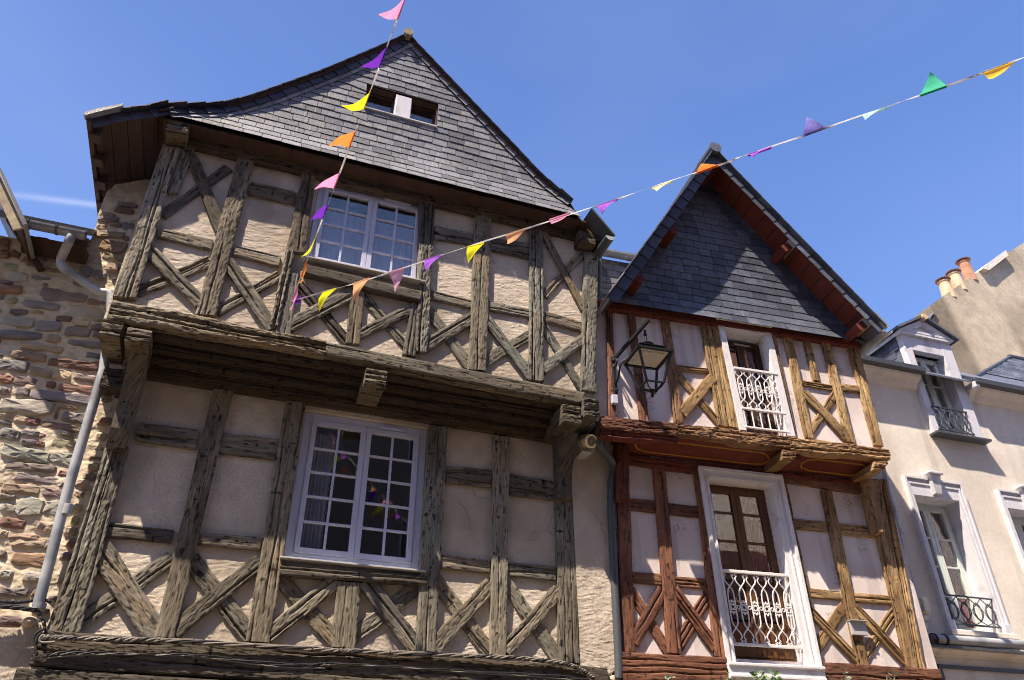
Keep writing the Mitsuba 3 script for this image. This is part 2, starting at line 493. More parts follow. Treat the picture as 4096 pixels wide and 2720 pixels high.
def room(parent, fr, u0, u1, z0, z1, o, depth=0.9):
    """a dark room behind a window: five walls"""
    p = [(u, z, oo) for oo in (o, o - depth) for u, z in ((u0, z0), (u1, z0), (u1, z1), (u0, z1))]
    q = [[4, 5, 6, 7], [0, 1, 5, 4], [1, 2, 6, 5], [2, 3, 7, 6], [3, 0, 4, 7]]
    f = [[a, b, c] for a, b, c, d in q] + [[a, c, d] for a, b, c, d in q]
    return part(parent, 'room', tm(fr.w(p), f), 'room')


def casements(parent, fr, u0, u1, z0, z1, o, leaves, cols, rows, bsdf, fw=0.05, lw=0.045, bw=0.018, name='window', label=None, row_z=None, solid=0.0, gap=0.0):
    """a window: outer frame, leaves, glazing bars, panes, the room behind; z0 + solid is where glass starts"""
    w = sub(parent, name)
    if label: labels[w] = {'label': label}
    part(w, 'frame', frame_boxes(fr, u0, u1, z0, z1, fw, o - 0.05, o), bsdf)
    iw = (u1 - u0 - 2 * fw) / leaves
    for k in range(leaves):
        a = u0 + fw + k * iw + 0.002; b = a + iw - 0.004; c0, c1 = z0 + fw + 0.002, z1 - fw - 0.002
        part(w, 'casement', frame_boxes(fr, a, b, c0, c1, lw, o - 0.035, o + 0.012, wb=lw + solid), bsdf)
        ga, gb, g0, g1 = a + lw, b - lw, c0 + lw + solid, c1 - lw
        zs = row_z or [g0 + (g1 - g0) * j / rows for j in range(rows + 1)]
        us = [ga + (gb - ga) * j / cols for j in range(cols + 1)]
        for j in range(1, cols):
            part(w, 'glazing_bar', box(fr, us[j] - bw / 2, us[j] + bw / 2, g0, g1, o - 0.02, o + 0.006, 0.003), bsdf)
        for j in range(1, rows):
            for i in range(cols):
                part(w, 'glazing_bar', box(fr, us[i] + bw / 2 * (i > 0), us[i + 1] - bw / 2 * (i < cols - 1), zs[j] - bw / 2, zs[j] + bw / 2, o - 0.02, o + 0.006, 0.003), bsdf)
        for i in range(cols):
            for j in range(rows):
                lean = rng.uniform(-0.0015, 0.0015)
                m = sheet(fr, us[i] + 0.004, us[i + 1] - 0.004, zs[j] + 0.004, zs[j + 1] - 0.004, o - 0.012)
                m.vertices += np.outer([0, lean, lean, 0], fr.n)
                part(w, 'pane', m, 'glass')
    return w


def slates(parent, fr, outline, z0, z1, dz, dw, base, holes=None, most=300, bsdf='slate', name='slate', thick=0.008, jit=1.0, kick=0.012):
    """courses of slates, each its own thin piece cut to the outline, its lower edge lapping over the course below"""
    found = []
    area = outline.difference(holes) if holes is not None else outline
    b = area.bounds
    r = 0; z = z0
    while z < z1:
        u = b[0] - dw * rng.uniform(0.0, 1.0) - (dw / 2 if r % 2 else 0)
        while u < b[2]:
            w = dw * rng.uniform(0.88, 1.12)
            dl = rng.uniform(-1, 1) * 0.006 * jit; rot = rng.uniform(-1, 1) * 0.010 * jit
            if rng.random() < 0.015 * jit: rot *= 7
            q = Polygon([(u + 0.003, z + dl), (u + w - 0.003, z + dl + rot * w * 4), (u + w - 0.003, z + dz * 1.28), (u + 0.003, z + dz * 1.28)])
            g = q.intersection(area)
            for g in getattr(g, 'geoms', [g]):
                if g.geom_type == 'Polygon' and g.area > 0.0009 and not g.interiors:
                    found.append((g, z + dl, rng.uniform(-1, 1) * 0.0018 * jit, rng.uniform(-1, 1) * 0.006 * jit))
            u += w
        z += dz; r += 1
    meshes = []
    for k, (g, zb, do, tilt) in enumerate(found):
        m = trimesh.creation.extrude_polygon(shapely.geometry.polygon.orient(g.simplify(0.002)), thick, engine='earcut')
        v = m.vertices.copy()
        cu = g.centroid.x
        o = np.array([base(zz) for zz in v[:, 1]]) + kick * np.clip((zb + dz * 1.28 - v[:, 1]) / (dz * 1.28), 0, 1.2) + do + tilt * (v[:, 0] - cu) + v[:, 2]
        W = fr.w(np.c_[v[:, 0], v[:, 1], o])
        f = m.faces; vv = W[f].reshape(-1, 3); uu = v[f].reshape(-1, 3)
        meshes.append((g.area / np.sum((W.mean(0) - [0, 0, 1.6]) ** 2), vv, np.c_[4.0 * (k % 900) + 1 + (uu[:, 0] - cu), uu[:, 1]]))
    meshes.sort(key=lambda q: -q[0])
    for _, v, uv in meshes[:most]:
        part(parent, name, tm(v, np.arange(len(v)).reshape(-1, 3)), bsdf, uv=uv)
    if meshes[most:]:
        v = np.vstack([q[1] for q in meshes[most:]]); uv = np.vstack([q[2] for q in meshes[most:]])
        part(parent, name + '_cut_pieces', tm(v, np.arange(len(v)).reshape(-1, 3)), bsdf, kind='stuff', uv=uv)
    return len(found)


def plain_slates(parent, name, quads, bsdf='slate', thick=0.006, shade_tone=0):
    """single slates given as four 3D corners each, thickened along their normal"""
    for k, q in enumerate(quads):
        q = np.array(q, float); n = np.cross(q[1] - q[0], q[3] - q[0]); n /= np.linalg.norm(n)
        v = np.vstack([q, q + n * thick])
        f = [[0, 2, 1], [0, 3, 2], [4, 5, 6], [4, 6, 7]] + [x for i in range(4) for x in ([i, (i + 1) % 4, (i + 1) % 4 + 4], [i, (i + 1) % 4 + 4, i + 4])]
        vv = v[np.array(f)].reshape(-1, 3)
        piece_no[0] += 1
        uv = np.c_[4.0 * (piece_no[0] % 900 + 1000 * shade_tone) + 1 + 0.2 * (vv[:, 0] - vv[:, 0].mean()), vv[:, 2]]
        part(parent, name, tm(vv, np.arange(len(vv)).reshape(-1, 3)), bsdf, uv=uv)


def panels(parent, fr, rect, cutters, o0, o1, bsdf, holes=()):
    """the infill between timbers: the storey's rectangle less its timbers, each field its own panel"""
    cut = shapely.ops.unary_union([Polygon([q[0], q[1], q[3], q[2]]).buffer(0) for q in cutters])
    area = sbox(*rect).difference(cut.buffer(-0.016, join_style=2))
    for h in holes: area = area.difference(h)
    for g in sorted(getattr(area, 'geoms', [area]), key=lambda g: (round(g.centroid.x, 2), round(g.centroid.y, 2))):
        if g.area > 0.004:
            part(parent, 'plaster_panel', prism(fr, g.simplify(0.003), o0, o1), bsdf)


def wave(pts, fr, o):
    return [fr.w((u, z, o))[0] for u, z in pts]

# ================================================================ the setting
def ground_mesh(): return tm([(-120, -120, 0), (120, -120, 0), (120, 160, 0), (-120, 160, 0)], [[0, 1, 2], [0, 2, 3]])


k = thing('street', 'cobbled street running between the houses', None, kind='structure')
part(k, '', ground_mesh(), 'cobble', own=False)

# ================================================================ the grey timber house
H = thing('timber_house', 'tall jettied timber house with weathered grey timbers, beige plaster and a slate gable', 'house')
# ---- lower storey (plaster face at o = 0)
A0 = dict(
    post=[[(-1.199, 2.958), (-1.092, 2.965), (-1.176, 4.531), (-1.098, 4.543)], [(-1.091, 2.973), (-0.965, 2.981), (-1.085, 4.505), (-1.004, 4.518)], [(-0.445, 2.986), (-0.298, 2.991), (-0.443, 5.211), (-0.259, 5.222)],
          [(0.242, 3.000), (0.428, 3.000), (0.231, 5.208), (0.414, 5.218)], [(1.647, 3.008), (1.827, 3.016), (1.654, 5.173), (1.851, 5.196)], [(2.328, 3.027), (2.480, 3.026), (2.348, 5.175), (2.526, 5.189)],
          [(2.997, 3.006), (3.200, 2.998), (3.030, 5.189), (3.264, 5.200)], [(0.931, 2.999), (1.134, 2.997), (0.921, 3.540), (1.117, 3.542)]],
    rail=[[(-0.992, 4.776), (-0.969, 4.604), (-0.480, 4.787), (-0.469, 4.600)], [(-0.279, 4.788), (-0.268, 4.589), (0.246, 4.807), (0.249, 4.600)], [(-1.003, 3.853), (-0.991, 3.730), (-0.487, 3.849), (-0.490, 3.740)], [(-0.295, 3.847), (-0.297, 3.743), (0.234, 3.860), (0.224, 3.749)],
          [(1.858, 4.782), (1.861, 4.592), (2.332, 4.792), (2.330, 4.605)], [(2.525, 4.786), (2.520, 4.554), (3.014, 4.760), (3.010, 4.564)], [(1.844, 3.885), (1.833, 3.753), (2.328, 3.869), (2.320, 3.753)], [(2.503, 3.878), (2.499, 3.741), (3.003, 3.875), (2.998, 3.748)]])
LOW = [(-1.013, 3.631), (-0.435, 3.010), (-0.994, 3.073), (-0.493, 3.589), (-0.288, 3.592), (0.260, 3.058), (-0.291, 3.068), (0.215, 3.624), (0.426, 3.540), (0.938, 3.071), (0.431, 3.086), (0.877, 3.520), (1.136, 3.120), (1.609, 3.546), (1.196, 3.541), (1.632, 3.073), (1.830, 3.622), (2.319, 3.064), (1.839, 3.086), (2.313, 3.616), (2.508, 3.675), (2.998, 3.045), (2.506, 3.099), (2.993, 3.617)]
brace0 = []   # (quad, front?)
for i, (wd, fr_) in enumerate([(0.19, 1), (0.13, 0), (0.14, 0), (0.135, 1), (0.13, 0), (0.135, 1), (0.135, 0), (0.15, 1), (0.135, 0), (0.145, 1), (0.13, 0), (0.135, 1)]):
    brace0.append((strip(LOW[2 * i], LOW[2 * i + 1], wd), fr_))
sill_rail0 = [(0.411, 3.625), (0.423, 3.542), (1.705, 3.657), (1.710, 3.574)]
W0 = (0.43, 1.66, 3.70, 5.17)
win0 = sbox(*(W0[0], W0[1], W0[2], W0[3])) if False else sbox(W0[0], W0[2], W0[1], W0[3])
for q in A0['post'][:2]: timber(H, 'post', A, q, -0.03, 0.08, rough=1.7)
for k, q in enumerate(A0['post'][2:]): timber(H, 'post', A, q, -0.03, (0.066, 0.062, 0.062, 0.062, 0.066, 0.066)[k], rough=1.0)
for q in A0['rail']: timber(H, 'rail', A, q, -0.03, 0.040, rough=0.9)
for q, fr_ in brace0: timber(H, 'brace', A, q, -0.03, 0.052 if fr_ else 0.028, rough=1.35)
timber(H, 'rail', A, sill_rail0, -0.03, 0.085, tone=5, rough=0.5)
panels(H, A, (-1.19, 2.9, 3.2, 5.4), A0['post'] + A0['rail'] + [q for q, _ in brace0] + [sill_rail0], -0.02, 0.0, 'beige_plaster', [win0])
core = sbox(-1.17, 0.02, 3.2, 5.6).difference(win0)
part(H, 'wall', prism(A, core, -0.22, -0.021), 'beige_plaster')
part(H, 'side_wall', box(A, -1.19, -1.02, 0.01, 7.6, -4.5, -0.225, 0), 'beige_plaster')
part(H, 'side_wall', box(A, 3.05, 3.22, 0.01, 5.5, -4.5, -0.225, 0), 'beige_plaster')
timber(H, 'sill_beam', A, [(-1.24, 2.97), (-1.24, 2.72), (3.45, 2.97), (3.45, 2.70)], -0.02, 0.11, tone=6, rough=1.2)
timber(H, 'sill_beam', A, [(-1.30, 2.69), (-1.30, 2.36), (3.45, 2.67), (3.45, 2.34)], -0.02, 0.17, tone=7, rough=1.6)
# top plate, coved boards and the jetty
timber(H, 'top_plate', A, [(-1.22, 5.44), (-1.22, 5.22), (3.22, 5.44), (3.22, 5.21)], -0.03, 0.055, tone=8, rough=0.7)
for k, (za, zb, o) in enumerate([(5.225, 5.30, 0.15), (5.30, 5.365, 0.26), (5.366, 5.43, 0.36), (5.431, 5.50, 0.46)]):
    timber(H, 'jetty_board', A, [(-1.05, zb), (-1.05, za), (3.12, zb), (3.12, za - 0.004)], 0.0, o, tone=9, rough=0.45)
# beam ends, corner struts
for u0, u1, z0, z1, o in [(-1.20, -1.005, 5.27, 5.405, 0.60), (0.885, 1.085, 5.245, 5.405, 0.60), (2.905, 3.10, 5.18, 5.385, 0.60)]:
    timber(H, 'beam_end', A, [(u0, z1), (u0, z0), (u1, z1), (u1, z0)], 0.05, o, tone=5, rough=1.8, cracks=3)
timber(H, 'beam_end', A, [(-1.41, 5.46), (-1.41, 5.30), (-1.25, 5.46), (-1.25, 5.31)], 0.05, 0.56, tone=3, rough=1.6, cracks=3)
timber(H, 'beam_end', A, [(3.135, 5.50), (3.135, 5.27), (3.31, 5.49), (3.31, 5.29)], 0.05, 0.62, tone=4, rough=3.0, cracks=3)
timber(H, 'beam_end', A, [(-1.36, 5.21), (-1.36, 5.0), (-1.10, 5.21), (-1.10, 5.0)], -0.2, 0.18, tone=8, rough=1.8, cracks=2)


def strut(u0, u1, pts, tone):
    piece_no[0] += 1
    m = profile(A, pts, u0, u1)
    v = m.vertices[m.faces].reshape(-1, 3)
    uv = np.c_[10.0 * (tone + 10 * (piece_no[0] % 90)) + v[:, 2] - 2, v[:, 0] + v[:, 1]]
    part(H, 'corner_strut', tm(v, np.arange(len(v)).reshape(-1, 3)), 'grey_timber', uv=uv)


strut(-1.165, -1.02, [(0.06, 4.47), (0.16, 4.45), (0.21, 4.62), (0.22, 4.85), (0.27, 5.05), (0.40, 5.27), (0.06, 5.27)], 3)
strut(3.01, 3.16, [(0.05, 4.55), (0.15, 4.55), (0.18, 4.8), (0.26, 5.02), (0.38, 5.18), (0.05, 5.18)], 5)
# ---- upper storey (plaster face at o = .48)
A1 = dict(
    post=[[(-1.405, 5.710), (-1.228, 5.738), (-1.410, 7.606), (-1.250, 7.632)], [(-1.238, 7.042), (-1.148, 7.071), (-1.216, 7.771), (-1.118, 7.808)], [(-0.707, 5.694), (-0.537, 5.718), (-0.698, 7.795), (-0.522, 7.835)], [(-0.037, 6.607), (0.150, 6.658), (-0.018, 7.819), (0.117, 7.841)],
          [(-0.055, 5.723), (0.021, 5.722), (-0.035, 6.624), (0.063, 6.634)], [(1.315, 7.073), (1.467, 7.107), (1.284, 7.831), (1.461, 7.855)], [(1.361, 5.718), (1.475, 5.732), (1.322, 7.071), (1.463, 7.106)], [(1.907, 5.623), (2.096, 5.642), (1.947, 7.810), (2.142, 7.845)],
          [(2.565, 5.629), (2.734, 5.643), (2.627, 7.854), (2.781, 7.875)], [(3.162, 5.618), (3.321, 5.619), (3.310, 7.530), (3.488, 7.554)], [(0.669, 5.682), (0.807, 5.693), (0.661, 6.343), (0.793, 6.315)], [(0.010, 5.638), (0.153, 5.607), (0.015, 6.361), (0.126, 6.376)], [(1.235, 5.673), (1.364, 5.672), (1.282, 6.304), (1.386, 6.339)]],
    rail=[[(-1.221, 6.598), (-1.211, 6.484), (-0.723, 6.601), (-0.720, 6.462)], [(-0.506, 7.446), (-0.508, 7.267), (-0.043, 7.448), (-0.043, 7.268)], [(-0.514, 6.577), (-0.511, 6.451), (-0.073, 6.566), (-0.076, 6.434)], [(1.482, 7.427), (1.482, 7.234), (1.949, 7.446), (1.947, 7.269)],
          [(2.140, 7.442), (2.136, 7.252), (2.636, 7.487), (2.631, 7.260)], [(1.474, 6.530), (1.468, 6.410), (1.927, 6.511), (1.923, 6.395)], [(2.121, 6.537), (2.119, 6.421), (2.648, 6.557), (2.636, 6.426)], [(2.794, 6.559), (2.782, 6.417), (3.232, 6.520), (3.220, 6.385)]])
UPP = [(-1.111, 7.567), (-0.689, 6.755), (-1.210, 6.795), (-0.786, 7.533), (-1.225, 6.296), (-0.716, 5.862), (-1.214, 5.854), (-0.731, 6.317), (-0.524, 6.340), (-0.042, 5.735), (-0.515, 5.807), (-0.074, 6.305), (0.149, 5.787), (0.674, 6.290), (0.138, 6.290), (0.671, 5.738), (0.810, 5.824), (1.307, 6.249), (0.799, 6.287), (1.267, 5.792), (1.466, 5.821), (1.915, 6.250), (1.465, 6.276), (1.911, 5.718), (2.120, 6.276), (2.570, 5.716), (2.112, 5.788), (2.613, 6.233), (2.757, 5.822), (3.213, 6.271), (2.774, 6.342), (3.166, 5.677), (2.810, 7.671), (3.248, 6.726), (2.804, 6.814), (3.398, 7.690)]
brace1 = []
for i, (wd, fr_) in enumerate([(0.115, 1), (0.105, 0), (0.135, 1), (0.12, 0), (0.13, 1), (0.12, 0), (0.145, 1), (0.115, 0), (0.11, 1), (0.10, 0), (0.135, 1), (0.125, 0), (0.115, 1), (0.12, 0), (0.12, 1), (0.10, 0), (0.085, 1), (0.095, 0)]):
    brace1.append((strip(UPP[2 * i], UPP[2 * i + 1], wd), fr_))
sill_rail1 = [(0.162, 6.492), (0.175, 6.375), (1.375, 6.446), (1.355, 6.318)]
W1 = (0.17, 6.58, 1.385, 7.74)
win1 = sbox(*W1)
for k, q in enumerate(A1['post']): timber(H, 'post', A, q, 0.45, (0.56, 0.525, 0.54, 0.54, 0.56, 0.535, 0.55, 0.54, 0.54, 0.55, 0.53, 0.535, 0.53)[k], tone=(0, 0, 0, 0, 0, 1, 0, 0, 0, 0, 3, 0, 1)[k], rough=(1.5, 0.8, 1.4, 1.0, 2.0, 1.2, 2.0, 1.2, 1.3, 1.4, 0.7, 0.5, 0.5)[k])
for q in A1['rail']: timber(H, 'rail', A, q, 0.45, 0.515, rough=1.0)
for k, (q, fr_) in enumerate(brace1): timber(H, 'brace', A, q, 0.45, 0.528 if fr_ else 0.507, tone=3 if 6 <= k <= 9 else 0, rough=0.7 if k in (0, 1, 16, 17) else 1.2)
timber(H, 'rail', A, sill_rail1, 0.45, 0.565, tone=6, rough=0.5)
timber(H, 'top_plate', A, [(-1.42, 7.90), (-1.42, 7.70), (3.38, 7.90), (3.38, 7.70)], 0.45, 0.545, tone=8, rough=0.7)
panels(H, A, (-1.43, 5.5, 3.38, 7.85), A1['post'] + A1['rail'] + [q for q, _ in brace1] + [sill_rail1], 0.46, 0.48, 'beige_plaster', [win1])
part(H, 'wall', prism(A, sbox(-1.41, 5.56, 3.36, 7.95).difference(win1), 0.27, 0.459), 'beige_plaster')
part(H, 'side_wall', box(A, 3.18, 3.36, 5.56, 7.7, -4.5, 0.268, 0), 'beige_plaster')
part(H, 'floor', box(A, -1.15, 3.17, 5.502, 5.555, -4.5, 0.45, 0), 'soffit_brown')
SB = [(-1.395, 5.670), (-1.392, 5.465), (0.480, 5.637), (0.494, 5.495)]
timber(H, 'jetty_beam', A, SB, 0.2, 0.575, tone=1, rough=1.9, cracks=5)
SB = [(0.484, 5.627), (0.499, 5.496), (3.179, 5.577), (3.110, 5.428)]
timber(H, 'jetty_beam', A, SB, 0.2, 0.565, tone=2, rough=0.9)
SB = [(1.079, 5.502), (1.095, 5.468), (3.155, 5.499), (3.105, 5.427)]
timber(H, 'jetty_moulding', A, SB, 0.2, 0.54, tone=2, rough=0.8)
# windows
def lintel_vent(w, fr, u0, u1, z, o): part(w, 'vent', box(fr, u0, u1, z - 0.012, z + 0.012, o, o + 0.018, 0.004), 'white_frame')


w = casements(H, A, W0[0] + 0.005, W0[1] - 0.005, W0[2] + 0.005, W0[3] - 0.005, -0.035, 2, 2, 5, 'white_frame', fw=0.075, lw=0.05, bw=0.022)
labels[w] = {'label': 'lower window with twenty small panes and a pale curtain on its left'}
lintel_vent(w, A, 1.17, 1.42, 5.115, -0.03)
part(w, 'curtain', curtain_mesh(A, 0.50, 0.76, 3.72, 5.0, -0.14, 7), 'net_curtain')
part(w, 'sill', box(A, 0.40, 1.69, 3.684, 3.70, -0.1, 0.10, 0.004), 'grey_plastic')
room(w, A, W0[0], W0[1], W0[2], W0[3], -0.23)
w = casements(H, A, W1[0] + 0.005, W1[2] - 0.005, W1[1] + 0.005, W1[3] - 0.005, 0.44, 2, 2, 4, 'white_frame', fw=0.06, lw=0.05, bw=0.022)
labels[w] = {'label': 'upper window with net curtains behind sixteen panes'}
lintel_vent(w, A, 0.9, 1.2, 7.69, 0.445)
part(w, 'curtain', curtain_mesh(A, 0.24, 1.31, 6.60, 7.42, 0.36, 16, 0.008), 'net_curtain')
part(w, 'sill', box(A, 0.16, 1.40, 6.562, 6.578, 0.4, 0.585, 0.004), 'grey_plastic')
room(w, A, W1[0], W1[2], W1[1], W1[3], 0.26)

# ---- gable
def gable_off(z): return 0.60 + 0.15 * min(1.0, max(0.0, (8.5 - z) / 0.65)) ** 2


VL = [(0.910, 10.367), (0.624, 10.007), (0.295, 9.613), (-0.058, 9.197), (-0.350, 8.888), (-0.627, 8.596), (-0.825, 8.393), (-1.006, 8.225), (-1.243, 8.079), (-1.448, 7.959)]
VR = [(0.942, 10.382), (2.480, 8.749), (2.766, 8.439), (3.108, 8.128)]
tip = [(-1.814, 7.657), (-2.038, 7.481)]
apex_u, apex_z = 0.5 * (VL[0][0] + VR[0][0]), VL[0][1] + 0.02
zb = 7.86
roof_line = [(-2.06, 7.50), (-1.84, 7.68), (-1.62, 7.80)] + [p for p in VL[::-1] if p[0] > -1.5] + [(apex_u, apex_z)] + VR[1:] + [(3.30, 7.79), (3.46, 7.66)]
# the roof: a thick sheet along the line, deep into the house
def line_off(pts, d):
    p = np.array(pts); t = np.gradient(p, axis=0); t /= np.linalg.norm(t, axis=1, keepdims=True)
    n = np.c_[t[:, 1], -t[:, 0]]
    q = p + n * d
    return q


def roof_sheet(fr, line, t0, t1, o0, o1):
    a, b = line_off(line, t0), line_off(line, t1)
    P = Polygon(list(map(tuple, a)) + list(map(tuple, b[::-1]))).buffer(0)
    return prism(fr, P, o0, o1)


R = sub(H, 'roof')
part(R, 'roof_deck', roof_sheet(A, roof_line, 0.0, 0.03, -5.0, 0.66), 'soffit_brown')
ring = np.array(roof_line)
inner = Polygon([(-1.45, zb)] + [tuple(q) for q in line_off(roof_line, 0.05)[2:-2] if q[1] > zb + 0.02] + [(3.27, zb)]).buffer(0)
GW = [(0.528, 9.298), (1.380, 9.346), (0.547, 8.883), (1.402, 8.892)]
gw = sbox(GW[0][0], GW[2][1], GW[1][0] + 0.01, GW[0][1])
inset = Polygon([(-1.55, zb)] + [tuple(q) for q in line_off(roof_line, 0.085) if q[1] > zb] + [(3.2, zb)]).buffer(0)
slates(H, A, inset, zb, 10.3, 0.104, 0.195, gable_off, gw.buffer(0.012, join_style=2))
part(H, 'gable_wall', prism(A, inner.difference(gw), 0.44, 0.585), 'soffit_brown')
# rows of slates along the two verges, standing on the face and projecting over it
def along(line, step):
    p = np.array(line); s = np.r_[0, np.cumsum(np.linalg.norm(np.diff(p, axis=0), axis=1))]
    n = max(2, int(round(s[-1] / step)))
    q = np.linspace(0, s[-1], n + 1)
    return np.c_[np.interp(q, s, p[:, 0]), np.interp(q, s, p[:, 1])]


top_i = next(i for i, p in enumerate(roof_line) if p == (apex_u, apex_z))
for side, ln in ((0, roof_line[0:top_i + 1]), (1, roof_line[top_i:-2][::-1])):
    for j, (a, b) in enumerate(zip(along(ln, 0.19)[:-1], along(ln, 0.19)[1:])):
        t = (b - a) / np.linalg.norm(b - a); n = np.array([t[1], -t[0]]) if side == 0 else np.array([-t[1], t[0]])
        e = rng.uniform(-0.006, 0.006); lap = 0.02
        zz = lambda p: gable_off(p[1])
        dp = 0.115 if side == 0 else 0.10
        q = [a + n * (dp + e), b + t * lap + n * (dp - 0.005 + e), b + t * lap + n * 0.0, a + n * 0.0]
        o = [zz(p) + 0.028 + 0.012 * (1 if i in (0, 3) else 0) for i, p in enumerate(q)]
        plain_slates(R, 'verge_slate', [A.w(np.c_[np.array(q), o])], shade_tone=int(side == 0))
        if side == 0 and a[1] > 7.93:
            q = [a + n * (0.165 + e), b + t * lap + n * (0.16 + e), b + t * lap + n * 0.09, a + n * 0.09]
            plain_slates(R, 'under_slate', [A.w(np.c_[np.array(q), [zz(p) + 0.017 + 0.006 * (i in (0, 3)) for i, p in enumerate(q)]])])
        # the slates of the roof, end on, projecting over the verge
        q = [a + n * 0.0, b + t * lap + n * 0.008, ]
        of = zz(a) + 0.095
        plain_slates(R, 'roof_slate', [np.vstack([A.w([(a[0], a[1] + 0.006, 0.40), (a[0], a[1] + 0.006, of), (q[1][0], q[1][1] + 0.006, of), (q[1][0], q[1][1] + 0.006, 0.40)])])], thick=0.009, shade_tone=1)
part(R, 'ridge_tile', join([tube(A.w([(apex_u, apex_z - 0.03, 0.735), (apex_u, apex_z - 0.03, 0.45)]), 0.062, 14), tube(A.w([(apex_u, apex_z - 0.035, 0.451), (apex_u, apex_z - 0.035, -3)]), 0.055, 10)]), 'coarse_render')
part(H, 'eave_board', box(A, -1.46, 3.27, zb - 0.035, zb - 0.008, 0.44, 0.715, 0.003), 'soffit_brown')
# left eave: boards under the flare, fascia
lo = line_off(roof_line, 0.038)
for k in range(5):
    ua, ub = -2.0 + k * 0.125, -2.0 + (k + 1) * 0.125 - 0.006
    za, zc = (np.interp(u, lo[:, 0], lo[:, 1]) for u in (ua, ub))
    m = [A.w((u, z - dz, o))[0] for u, z in ((ua, za), (ub, zc)) for dz in (0.002 + 0.004 * (k % 2), 0.024 + 0.004 * (k % 2)) for o in (0.79, -1.2)]
    part(R, 'soffit_board', hullmesh(m), 'soffit_brown')
part(R, 'eave_batten', box(A, -2.055, -2.012, 7.43, 7.475, -1.2, 0.83, 0.004), 'soffit_brown')
for k in range(6):
    part(R, 'rafter_end', box(A, -2.045, -1.93, 7.40, 7.50, 0.58 - k * 0.34, 0.70 - k * 0.34, 0.006), 'soffit_brown')
part(R, 'verge_end', hullmesh([A.w((u, z, o))[0] for u, z in ((-2.09, 7.49), (-2.0, 7.58), (-1.80, 7.735), (-2.07, 7.46), (-1.8, 7.70)) for o in (0.805, 0.875)]), 'slate')
part(R, 'lead_flashing', box(A, -2.02, -1.88, 7.60, 7.70, 0.55, 0.72, 0.01), 'dark_zinc')
timber(H, 'beam_end', A, [(-1.40, 7.83), (-1.40, 7.68), (-1.20, 7.83), (-1.20, 7.70)], 0.4, 0.73, tone=5, rough=1.6)
timber(H, 'beam_end', A, [(3.20, 7.74), (3.20, 7.56), (3.40, 7.72), (3.40, 7.56)], 0.3, 0.66, tone=6, rough=1.4)
# right eave: gutter running back, zinc end
gp = np.array([A.w((3.49, 7.56, o))[0] for o in (0.86, 0.4, -0.5, -3)])
def half_round(path, r, n=8, t=0.004, ax=(0, 0, 1)):
    """a half-round gutter (open above) along a path"""
    p = np.asarray(path, float); d = p[-1] - p[0]; d /= np.linalg.norm(d); s = np.cross(d, ax); s /= np.linalg.norm(s)
    ang = np.linspace(0, math.pi, n + 1)
    ringo = [(-math.cos(a) * r, -math.sin(a) * r) for a in ang] + [(-math.cos(a) * (r - t), -math.sin(a) * (r - t)) for a in ang[::-1]]
    v = np.vstack([[q + s * x + np.array(ax) * y for x, y in ringo] for q in p]); m = len(ringo); f = []
    for k in range(len(p) - 1):
        for i in range(m):
            a, b = k * m + i, k * m + (i + 1) % m
            f += [[a, b, b + m], [a, b + m, a + m]]
    for k in (0, len(p) - 1):
        for i in range(m // 2 - 1):
            a, b, c_, e = k * m + i, k * m + i + 1, k * m + m - 2 - i, k * m + m - 1 - i
            f += [[a, b, c_], [a, c_, e]]
    return tm(v, f)


g = sub(H, 'side_gutter')
part(g, 'gutter_trough', half_round(gp, 0.06), 'dark_zinc')
dsk = [A.w((3.49 + 0.058 * math.cos(a), 7.56 + 0.058 * math.sin(a), o))[0] for a in np.linspace(math.pi, 2 * math.pi, 12) for o in (0.858, 0.864)]
part(g, 'end_cap', hullmesh(dsk), 'zinc')
part(g, 'eave_flashing', hullmesh([A.w(q)[0] for q in ((3.27, 7.93, 0.86), (3.29, 7.945, 0.86), (3.565, 7.60, 0.86), (3.55, 7.59, 0.86), (3.27, 7.93, -3), (3.29, 7.945, -3), (3.565, 7.60, -3), (3.55, 7.59, -3))]), 'dark_zinc')
part(H, 'eave_soffit', hullmesh([A.w(q)[0] for q in ((3.37, 7.52, 0.5), (3.42, 7.60, 0.5), (3.37, 7.72, 0.5), (3.37, 7.52, -3), (3.42, 7.60, -3), (3.37, 7.72, -3))]), 'soffit_brown')
# gable window: two dark lights and a bare post between
w = sub(H, 'gable_window')
x0, y0, x1, y1 = gw.bounds
um = ([(0.876, 9.042), (1.072, 9.121)])
part(w, 'mullion', box(A, um[0][0], um[1][0], y0 + 0.003, y1 - 0.03, 0.47, 0.615, 0.008), 'grey_white_trim')
part(w, 'sill', box(A, x0 - 0.01, x1 + 0.01, y0 - 0.022, y0, 0.47, 0.640, 0.004), 'grey_white_trim')
for a, b in ((x0, um[0][0]), (um[1][0], x1)):
    part(w, 'frame', frame_boxes(A, a + 0.002, b - 0.002, y0 + 0.002, y1 - 0.002, 0.025, 0.45, 0.50), 'dark_frame')
    part(w, 'pane', sheet(A, a + 0.026, b - 0.026, y0 + 0.026, y1 - 0.026, 0.475), 'glass')
room(w, A, x0, x1, y0, y1, 0.43)
